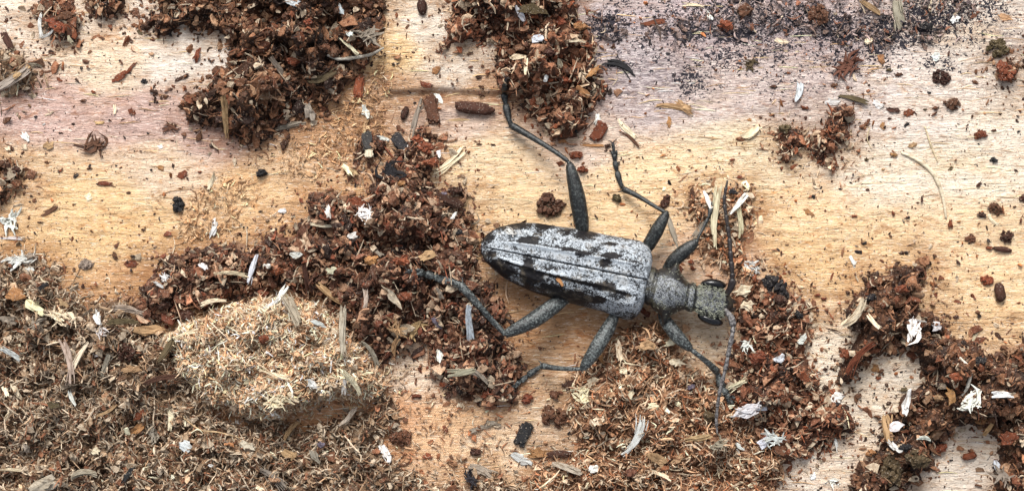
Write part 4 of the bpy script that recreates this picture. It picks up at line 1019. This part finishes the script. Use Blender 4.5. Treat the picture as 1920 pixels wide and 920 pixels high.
def elytron(side):
    NU, NV = 190, 52
    k = 0.5 - 0.5 * np.cos(np.linspace(0.02, math.pi - 0.02, NU))
    s = k * BL
    tt = np.interp(s, su, tu) if side < 0 else np.interp(s, sl, tl)
    tt = np.convolve(np.pad(tt, 3, mode='edge'), np.ones(7) / 7, 'valid')
    f = np.linspace(0, 1, NV); v = np.sin(f * math.pi / 2) * 0.6 + f * 0.4
    v[0] = 0.006
    U = np.repeat((s / BL)[:, None], NV, 1); Vv = np.repeat(v[None], NU, 0)
    T = tt[:, None] * Vv
    px = AX0[0] + s[:, None] * AXD[0] + T * AXN[0]; py = AX0[1] + s[:, None] * AXD[1] + T * AXN[1]
    ztop = np.interp(U, [0, .02, .06, .15, .3, .55, .85, .95, 0.985, 1], [1.55, 1.85, 2.2, 2.62, 2.95, 3.22, 3.25, 3.15, 2.95, 2.5])
    zed = np.interp(U, [0, .06, .2, .5, .85, .95, 1], [1.45, 1.4, 1.25, 1.1, 1.15, 1.5, 1.95])
    z = zed + (ztop - zed) * (1 - Vv ** 2.6) ** 0.62
    fade = sstep(0.05, 0.2, U) * (1 - sstep(0.86, 0.98, U))
    for vc, am, wd in ((0.37, 0.17, 0.045), (0.68, 0.10, 0.05)):
        vv = vc * (1 - 0.10 * (1 - U))
        dvv = Vv - vv
        z = z + am * fade * np.exp(-(np.abs(dvv) / (wd * np.where(dvv > 0, 0.8, 1.7))) ** 1.6)
    z = z - 0.10 * np.exp(-(Vv / 0.022) ** 2) + 0.035 * np.exp(-((Vv - 0.06) / 0.03) ** 2)
    # shoulder hump, shallow dents and rough puncturing
    z = z + 0.16 * np.exp(-(((U - 0.93) / 0.05) ** 2 + ((Vv - 0.62) / 0.2) ** 2))
    z = z - 0.10 * np.exp(-(((U - 0.80) / 0.05) ** 2 + ((Vv - 0.30) / 0.14) ** 2))
    z = z + 0.10 * (fbm(px * 0.06, py * 0.06, 5, 3) - 0.5) * (1 - Vv ** 6)
    z = z + 0.05 * (vnoise(px * 0.22, py * 0.22, 9) - 0.5) * (1 - Vv ** 6)
    mk = blobs(px + 5 * (vnoise(px * 0.15, py * 0.15, 11) - .5), py + 4 * (vnoise(px * .2, py * .2, 13) - .5), DARK)
    mk = mk + 0.22 * sstep(0.86, 1.0, Vv) + 0.25 * (1 - sstep(0.0, 0.10, U)) + 0.5 * np.exp(-(Vv / 0.012) ** 2)
    mk = mk + (0.9 if side > 0 else 0.4) * np.exp(-((Vv - 0.37 * (1 - 0.1 * (1 - U)) - 0.055) / 0.028) ** 2) * fade  # ridge shade painted as a dark line along its outer side
    if side > 0: mk = mk + 0.20 * sstep(0.42, 0.55, Vv) * (1 - sstep(0.62, 0.8, U))  # flank turned from the light: its shade painted on this wing case only
    mk = mk - 0.25 * np.exp(-((Vv - 0.30) / 0.06) ** 2) * fade
    X, Y = XY(px, py, z)
    topv = np.stack([X, Y, z], -1).reshape(-1, 3)
    th = 0.14
    botv = topv - np.array([0, 0, th])
    idx = np.arange(NU * NV).reshape(NU, NV)
    Q = np.stack([idx[:-1, :-1], idx[1:, :-1], idx[1:, 1:], idx[:-1, 1:]], -1).reshape(-1, 4)
    N = NU * NV
    rim = np.concatenate([idx[:, 0], idx[-1, 1:], idx[::-1, -1][1:], idx[0, ::-1][1:-1]])
    r2 = np.roll(rim, -1)
    R = np.stack([rim, r2, r2 + N, rim + N], -1)
    if side < 0: Q = Q[:, ::-1]; R = R[:, ::-1]
    # v grows towards +t (image down) for side>0
    F = np.concatenate([Q[:, ::-1], Q + N, R])
    part('elytron', np.concatenate([topv, botv]), tris(F), M_ELY, mark=np.concatenate([mk.ravel(), mk.ravel()]))
elytron(-1); elytron(1)

# body: abdomen, pronotum and head as one continuous skin
SEC = [(910,464,.35,.3,1.45,11),(925,467,.95,.5,1.45,11),(960,474,1.5,.8,1.5,11),(1050,492,1.9,1.1,1.6,11),(1140,510,2.05,1.2,1.62,11),(1190,520,1.9,1.2,1.66,11),(1208,527,1.25,1.08,1.72,12),
       (1214,532,1.14,1.0,1.75,13),(1218,535,1.16,1.03,1.77,13),(1222,537,1.19,1.05,1.78,13),(1226,538.5,1.14,1.0,1.78,13),(1231,540,1.28,1.1,1.8,13),(1242,544,1.44,1.2,1.83,13),(1256,548,1.48,1.24,1.84,13),
       (1270,551,1.28,1.14,1.82,13),(1282,554,.96,.92,1.78,12),(1289,555.5,.85,.8,1.74,10),(1294,556.5,.92,.86,1.72,9),(1300,558,.92,.87,1.7,8),(1304,559,.80,.76,1.67,8),(1310,560.5,.86,.8,1.65,7),
       (1324,563.5,1.02,.86,1.6,6),(1340,566.5,1.08,.86,1.52,6),(1352,568.5,.96,.78,1.42,6),(1361,570,.76,.62,1.28,6),(1369,571,.5,.45,1.12,6),(1375,572,.18,.18,1.0,6)]
sec = spline(SEC, 5)
NR = 48
th = np.linspace(0, 2 * math.pi, NR, endpoint=False)
BV = []; BM = []
for x, y, hw, hh, zc, an in sec:
    a = math.radians(an)
    nx, ny = -math.sin(a), math.cos(a)           # image-down normal
    ct, sn = np.cos(th), np.sin(th)
    lat = hw * np.sign(ct) * np.abs(ct) ** 0.85
    ver = hh * np.sign(sn) * np.abs(sn) ** 0.9
    sp_up = math.exp(-((x - 1257) / 6.5) ** 2); sp_lo = math.exp(-((x - 1258) / 6.5) ** 2)
    lat = lat + np.where(ct > 0, 0.62 * sp_lo, -0.55 * sp_up) * np.abs(ct) ** 7
    if 1226 < x < 1290:       # uneven disc of the pronotum
        ver = ver + np.where(sn > 0, 0.10 * np.cos(3 * (th - math.pi / 2)) * np.clip(sn, 0, 1) * math.sin((x - 1226) / 64 * math.pi), 0)
    if 1306 < x < 1362:       # furrow between the eyes
        ver = ver - 0.10 * np.exp(-((th - math.pi / 2) / 0.22) ** 2)
    px = x + lat * PXMM * nx; py = y + lat * PXMM * ny; pz = zc + ver
    pz = pz + 0.05 * (vnoise(px * 0.25, py * 0.25, 15) - 0.5) * (sn > 0)
    X, Y = XY(px, py, pz)
    BV.append(np.stack([X, Y, pz], -1))
    m = 0.95 * sstep(0.45, 0.85, np.abs(ct))
    if 1210 < x < 1230: m = m + 0.25
    if 1284 < x < 1306: m = m * 0.5 + 0.35 * (1 if abs(x - 1304) < 2.5 or abs(x - 1289) < 3 else 0)
    if x > 1306: m = m * 0.6 + 0.1
    if x > 1360: m = m + 0.4
    BM.append(m)
n = len(BV)
BV = np.concatenate(BV); BM = np.concatenate(BM)
BF = []
for i in range(n - 1):
    for k in range(NR):
        a = i * NR + k; b = i * NR + (k + 1) % NR
        BF.append((a, b, b + NR, a + NR))
BF = tris(np.array(BF))
capA = np.array([[0, k + 1, k] for k in range(1, NR - 1)])
capB = np.array([[(n - 1) * NR, (n - 1) * NR + k, (n - 1) * NR + k + 1] for k in range(1, NR - 1)])
body = part('body', BV, np.concatenate([BF, capA, capB]), M_PRO, mark=BM)

def ellip(c, ax, ang, name, mat, parent, tilt=0.0):
    V, F = ICO2
    V = V.copy(); bean = 0.18 * (V[:, 0] ** 2)
    V = V * np.array(ax)
    V[:, 1] += bean * ax[1] * tilt
    V = rotz(V, math.radians(-ang)) + np.asarray(c)
    return part(name, V, F, mat, parent)
ellip(P(1338, 531.5, 1.72), (0.80, 0.30, 0.42), 6, 'eye', M_EYE, body, -1.2)
ellip(P(1331, 599.5, 1.68), (0.84, 0.31, 0.42), 20, 'eye', M_EYE, body, 1.2)
for (x0, y0, x1, y1) in ((1366, 562, 1380, 568), (1364, 582, 1379, 577)):
    q = spline([P(x0, y0, 1.1), P((x0 + x1) / 2 + 2, (y0 * .4 + y1 * .6), 1.0), P(x1, y1, 0.85)], 5)
    V, F = tube(q, np.linspace(0.2, 0.05, len(q)), 8, 0.8)
    part('mandible', V, F, M_ANT, body)

# short pale hairs on head and pronotum
def fuzz(parent, n, xr, name, L0, sel=None):
    rng = np.random.default_rng(4)
    pts = []; 
    cand = np.where((sec[:, 0] > xr[0]) & (sec[:, 0] < xr[1]))[0]
    i = rng.choice(cand, n); k = rng.integers(2, NR // 2 - 1, n)
    p = BV[i * NR + k]
    R = rotmats(rng, n, 0.3)
    a = rng.normal(math.radians(170), 0.7, n)
    R = np.zeros((n, 3, 3)); R[:, 0, 0] = np.cos(a); R[:, 0, 1] = -np.sin(a); R[:, 1, 0] = np.sin(a); R[:, 1, 1] = np.cos(a); R[:, 2, 2] = 1
    L = L0 * rng.uniform(0.6, 1.3, n)
    sp = Soup()
    pos = p + np.stack([rng.normal(0, .05, n), rng.normal(0, .05, n), np.full(n, 0.025)], -1)
    sp.add(rng, T_FIB, pos - B0, R, np.stack([L, np.full(n, 0.15), np.full(n, 0.2)], -1), np.ones((n, 3)))
    o = link(name, sp.mesh(name, M_HAIR), parent, kind='stuff')
fuzz(body, 520, (1308, 1358), 'pubescence', 0.22)
fuzz(body, 160, (1232, 1300), 'pubescence', 0.12)

# legs: femur and shin are one mesh; foot joints and claws are its pieces
def prof(t, kind):
    if kind == 'femur':
        return np.interp(t, [0, .12, .35, .62, .85, .95, 1], [.58, .74, .97, 1.0, .80, .62, .46])
    return np.interp(t, [0, .06, .15, .5, .85, .97, 1], [.42, .62, .58, .68, .90, 1.0, .8])
def limb(pts, r, kind, flat=0.85, n=12):
    q = spline(pts, 8)
    t = np.linspace(0, 1, len(q))
    pm = np.array([P(*p) for p in q])
    return tube(pm, r * prof(t, kind), n, flat)
def mott(V):
    w = V[:, 0] * 3.1; u = V[:, 1] * 3.1
    return 0.5 * vnoise(w, u, 17)
def leg(fem, fr, tib, tr, foot, footr, mat, claws=True, spur=True):
    v1, f1 = limb(fem, fr, 'femur'); v2, f2 = limb(tib, tr, 'tibia')
    kn = P(*tib[0]); kv, kf = ICO1; kv = kv * 0.16 * np.array([1, 1, .9]) + (P(*fem[-1]) + kn) / 2
    ps = [(v1, f1), (v2, f2), (kv, kf)]
    if spur:
        e = P(*tib[-1]); d = e - P(*tib[-2]); d /= np.linalg.norm(d); sdv = np.array([-d[1], d[0], 0])
        for q in (-1, 1):
            a = e - d * 0.05 + sdv * q * tr * 0.7
            ps.append(tube([a, a + d * 0.14 + sdv * q * 0.10, a + d * 0.26 + sdv * q * 0.2], [0.045, 0.035, 0.012], 6))
    V, F = join(ps)
    L = part('leg', V, F, mat)
    fp = [P(*p) for p in foot]
    m = len(fp)
    for i in range(m - 1):
        a, b = fp[i], fp[i + 1]
        d = b - a; ln = np.linalg.norm(d); d = d / ln
        t = np.linspace(-0.04, 1.0, 7)
        last = i == m - 2
        w = np.array([.45, .55, .72, .85, .96, 1.0, .8]) if not last else np.array([.42, .45, .5, .55, .6, .6, .45])
        q = np.array([a + d * ln * k for k in t])
        v, f = tube(q, 1.12 * footr * w * (1 - 0.05 * i), 10, 0.6)
        pcs = [(v, f)]
        if i == m - 3:         # two-lobed third joint
            sdv = np.array([-d[1], d[0], 0])
            for s_ in (-1, 1):
                pcs.append(tube([b - d * 0.05 + sdv * s_ * footr * 0.5, b + d * 0.16 + sdv * s_ * footr * 0.85, b + d * 0.26 + sdv * s_ * footr * 0.95], [footr * .5, footr * .5, footr * .25], 8, 0.6))
        v, f = join(pcs)
        part('tarsal_segment', v, f, mat, L)
    if claws:
        d = fp[-1] - fp[-2]; d /= np.linalg.norm(d); sdv = np.array([-d[1], d[0], 0]); e = fp[-1]
        for s_ in (-1, 1):
            q = spline([e - d * .03, e + d * 0.12 + sdv * s_ * 0.14, e + d * 0.22 + sdv * s_ * 0.30 - np.array([0, 0, .08])], 4)
            v, f = tube(q, np.linspace(0.06, 0.015, len(q)), 6)
            part('claw', v, f, M_ANT, L)
    return L
def G(x, y, dz): return (x, y, top_at(x, y) + dz)
# upper hind leg
leg([(1094, 445, 1.2), (1090, 415, 1.45), (1081, 362, 1.75), (1068, 308, 1.8)], 0.50, [(1066, 303, 1.8), (1040, 284, 1.5), (1000, 259, 0.95), (957, 234, 0.5)], 0.235,
    [G(956, 232, .28), G(948, 196, .2), G(945, 176, .2), G(946, 162, .2), G(949, 148, .25)], 0.215, M_LEGD)
# upper middle leg
leg([(1206, 478, 1.2), (1217, 458, 1.4), (1234, 428, 1.65), (1250, 399, 1.75)], 0.43, [(1249, 399, 1.75), (1225, 385, 1.4), (1195, 367, .85), (1168, 354, .4)], 0.20,
    [G(1166, 352, .22), G(1157, 322, .16), G(1153, 303, .15), G(1152, 290, .15), G(1149, 268, .18)], 0.17, M_LEGD)
# upper front leg
leg([(1246, 512, 1.3), (1262, 490, 1.5), (1284, 470, 1.65), (1306, 453, 1.7)], 0.45, [(1306, 452, 1.7), (1313, 438, 1.6), (1319, 426, 1.4), (1327, 410, 1.25)], 0.13,
    [G(1328, 408, .3), G(1334, 390, .25), G(1337, 380, .25), G(1339, 366, .25)], 0.15, M_LEGD, claws=True, spur=False)
# lower hind leg
leg([(1068, 552, 1.2), (1040, 572, 1.5), (998, 601, 1.85), (948, 626, 1.9)], 0.52, [(945, 624, 1.9), (925, 603, 1.85), (893, 567, max(1.5, top_at(893, 567) + .3)), G(862, 533, .65)], 0.29,
    [G(862, 532, .6), G(818, 520, .6), G(798, 513, .55), G(786, 511, .5), G(764, 508, .5)], 0.26, M_LEG)
# lower middle leg
leg([(1154, 588, 1.2), (1140, 616, 1.5), (1116, 656, 1.8), (1092, 691, 1.75)], 0.47, [(1090, 691, 1.75), (1066, 691, 1.4), (1040, 689, .9), (1014, 685, .45)], 0.21,
    [G(1014, 686, .25), G(990, 703, .17), G(977, 714, .16), G(968, 719, .16), G(957, 728, .2)], 0.19, M_LEG)
# lower front leg
leg([(1240, 585, 1.3), (1250, 604, 1.55), (1272, 632, 1.75), (1295, 654, 1.8)], 0.43, [(1296, 655, 1.8), (1314, 669, 1.75), (1330, 682, max(1.3, top_at(1330, 682) + .3)), G(1345, 697, .4)], 0.25,
    [G(1345, 698, .4), G(1354, 726, .35), G(1362, 738, .35), G(1368, 745, .35), G(1374, 756, .3)], 0.25, M_LEG)

# antennae: first joint is the part, the other ten are its pieces
def antenna(pts, rmax, mat):
    q = spline(pts, 10)
    cum = np.concatenate([[0], np.cumsum(np.linalg.norm(np.diff(q[:, :2], axis=0), axis=1))]); cum /= cum[-1]
    br = np.cumsum([0, .15, .05, .10, .09, .11, .10, .10, .09, .08, .07, .06]); br /= br[-1]
    root = None
    for i in range(11):
        ts = np.linspace(br[i], br[i + 1], 8)
        c = np.stack([np.interp(ts, cum, q[:, k]) for k in range(3)], -1)
        pm = np.array([P(*p) for p in c])
        base = rmax * (1.25 if i == 0 else 1.0 - 0.045 * i)
        w = np.array([.74, .77, .81, .86, .93, 1.0, .99, .78]) * base
        if i == 10: w = w * np.linspace(1, .45, 8)
        v, f = tube(pm, w, 10, 0.9)
        if root is None: root = part('antenna', v, f, mat)
        else: part('antenna_segment', v, f, mat, root)
def A(x, y, z, c=0.35): return (x, y, max(z, top_at(x, y) + c))
antenna([(1362, 553, 1.75), A(1372, 534, 2.1), A(1373, 514, 2.3), A(1370, 478, 2.3), A(1368, 450, 2.2), A(1362, 408, 2.1), A(1358, 375, 2.0), A(1364, 338, 1.9)], 0.19, M_ANT)
antenna([(1358, 580, 1.75), A(1372, 597, 2.0), A(1374, 620, 2.1), A(1368, 651, 2.1), A(1360, 691, 1.9, .6), A(1351, 727, 1.7, .6), A(1346, 756, 1.4), A(1343, 786, 1.2), A(1345, 814, 1.0)], 0.18, M_ANTG)
# scraps on the wing cases
def scrap(px, py, z, ang, L, W, c, label):
    V, F = shape('tuft' if c == 'W' else 'splinter', L, W)
    col = lin(CW[c][1]) * 0.85 * np.ones((len(V), 1))
    o = link('wood_scrap', mesh_np('wood_scrap', V, F, M_PALE, col), None, (*P(px, py, z)[:2], z), label, 'scrap')
    o.rotation_euler = (0, 0, math.radians(-ang))
scrap(956, 434, 2.62, 35, 0.7, 0.5, 'W', 'tiny white curled scrap on the tip of the wing case')
scrap(1050, 528, 2.98, 55, 0.62, 0.2, 'O', 'tiny orange wood scrap lying on the wing case ridge')
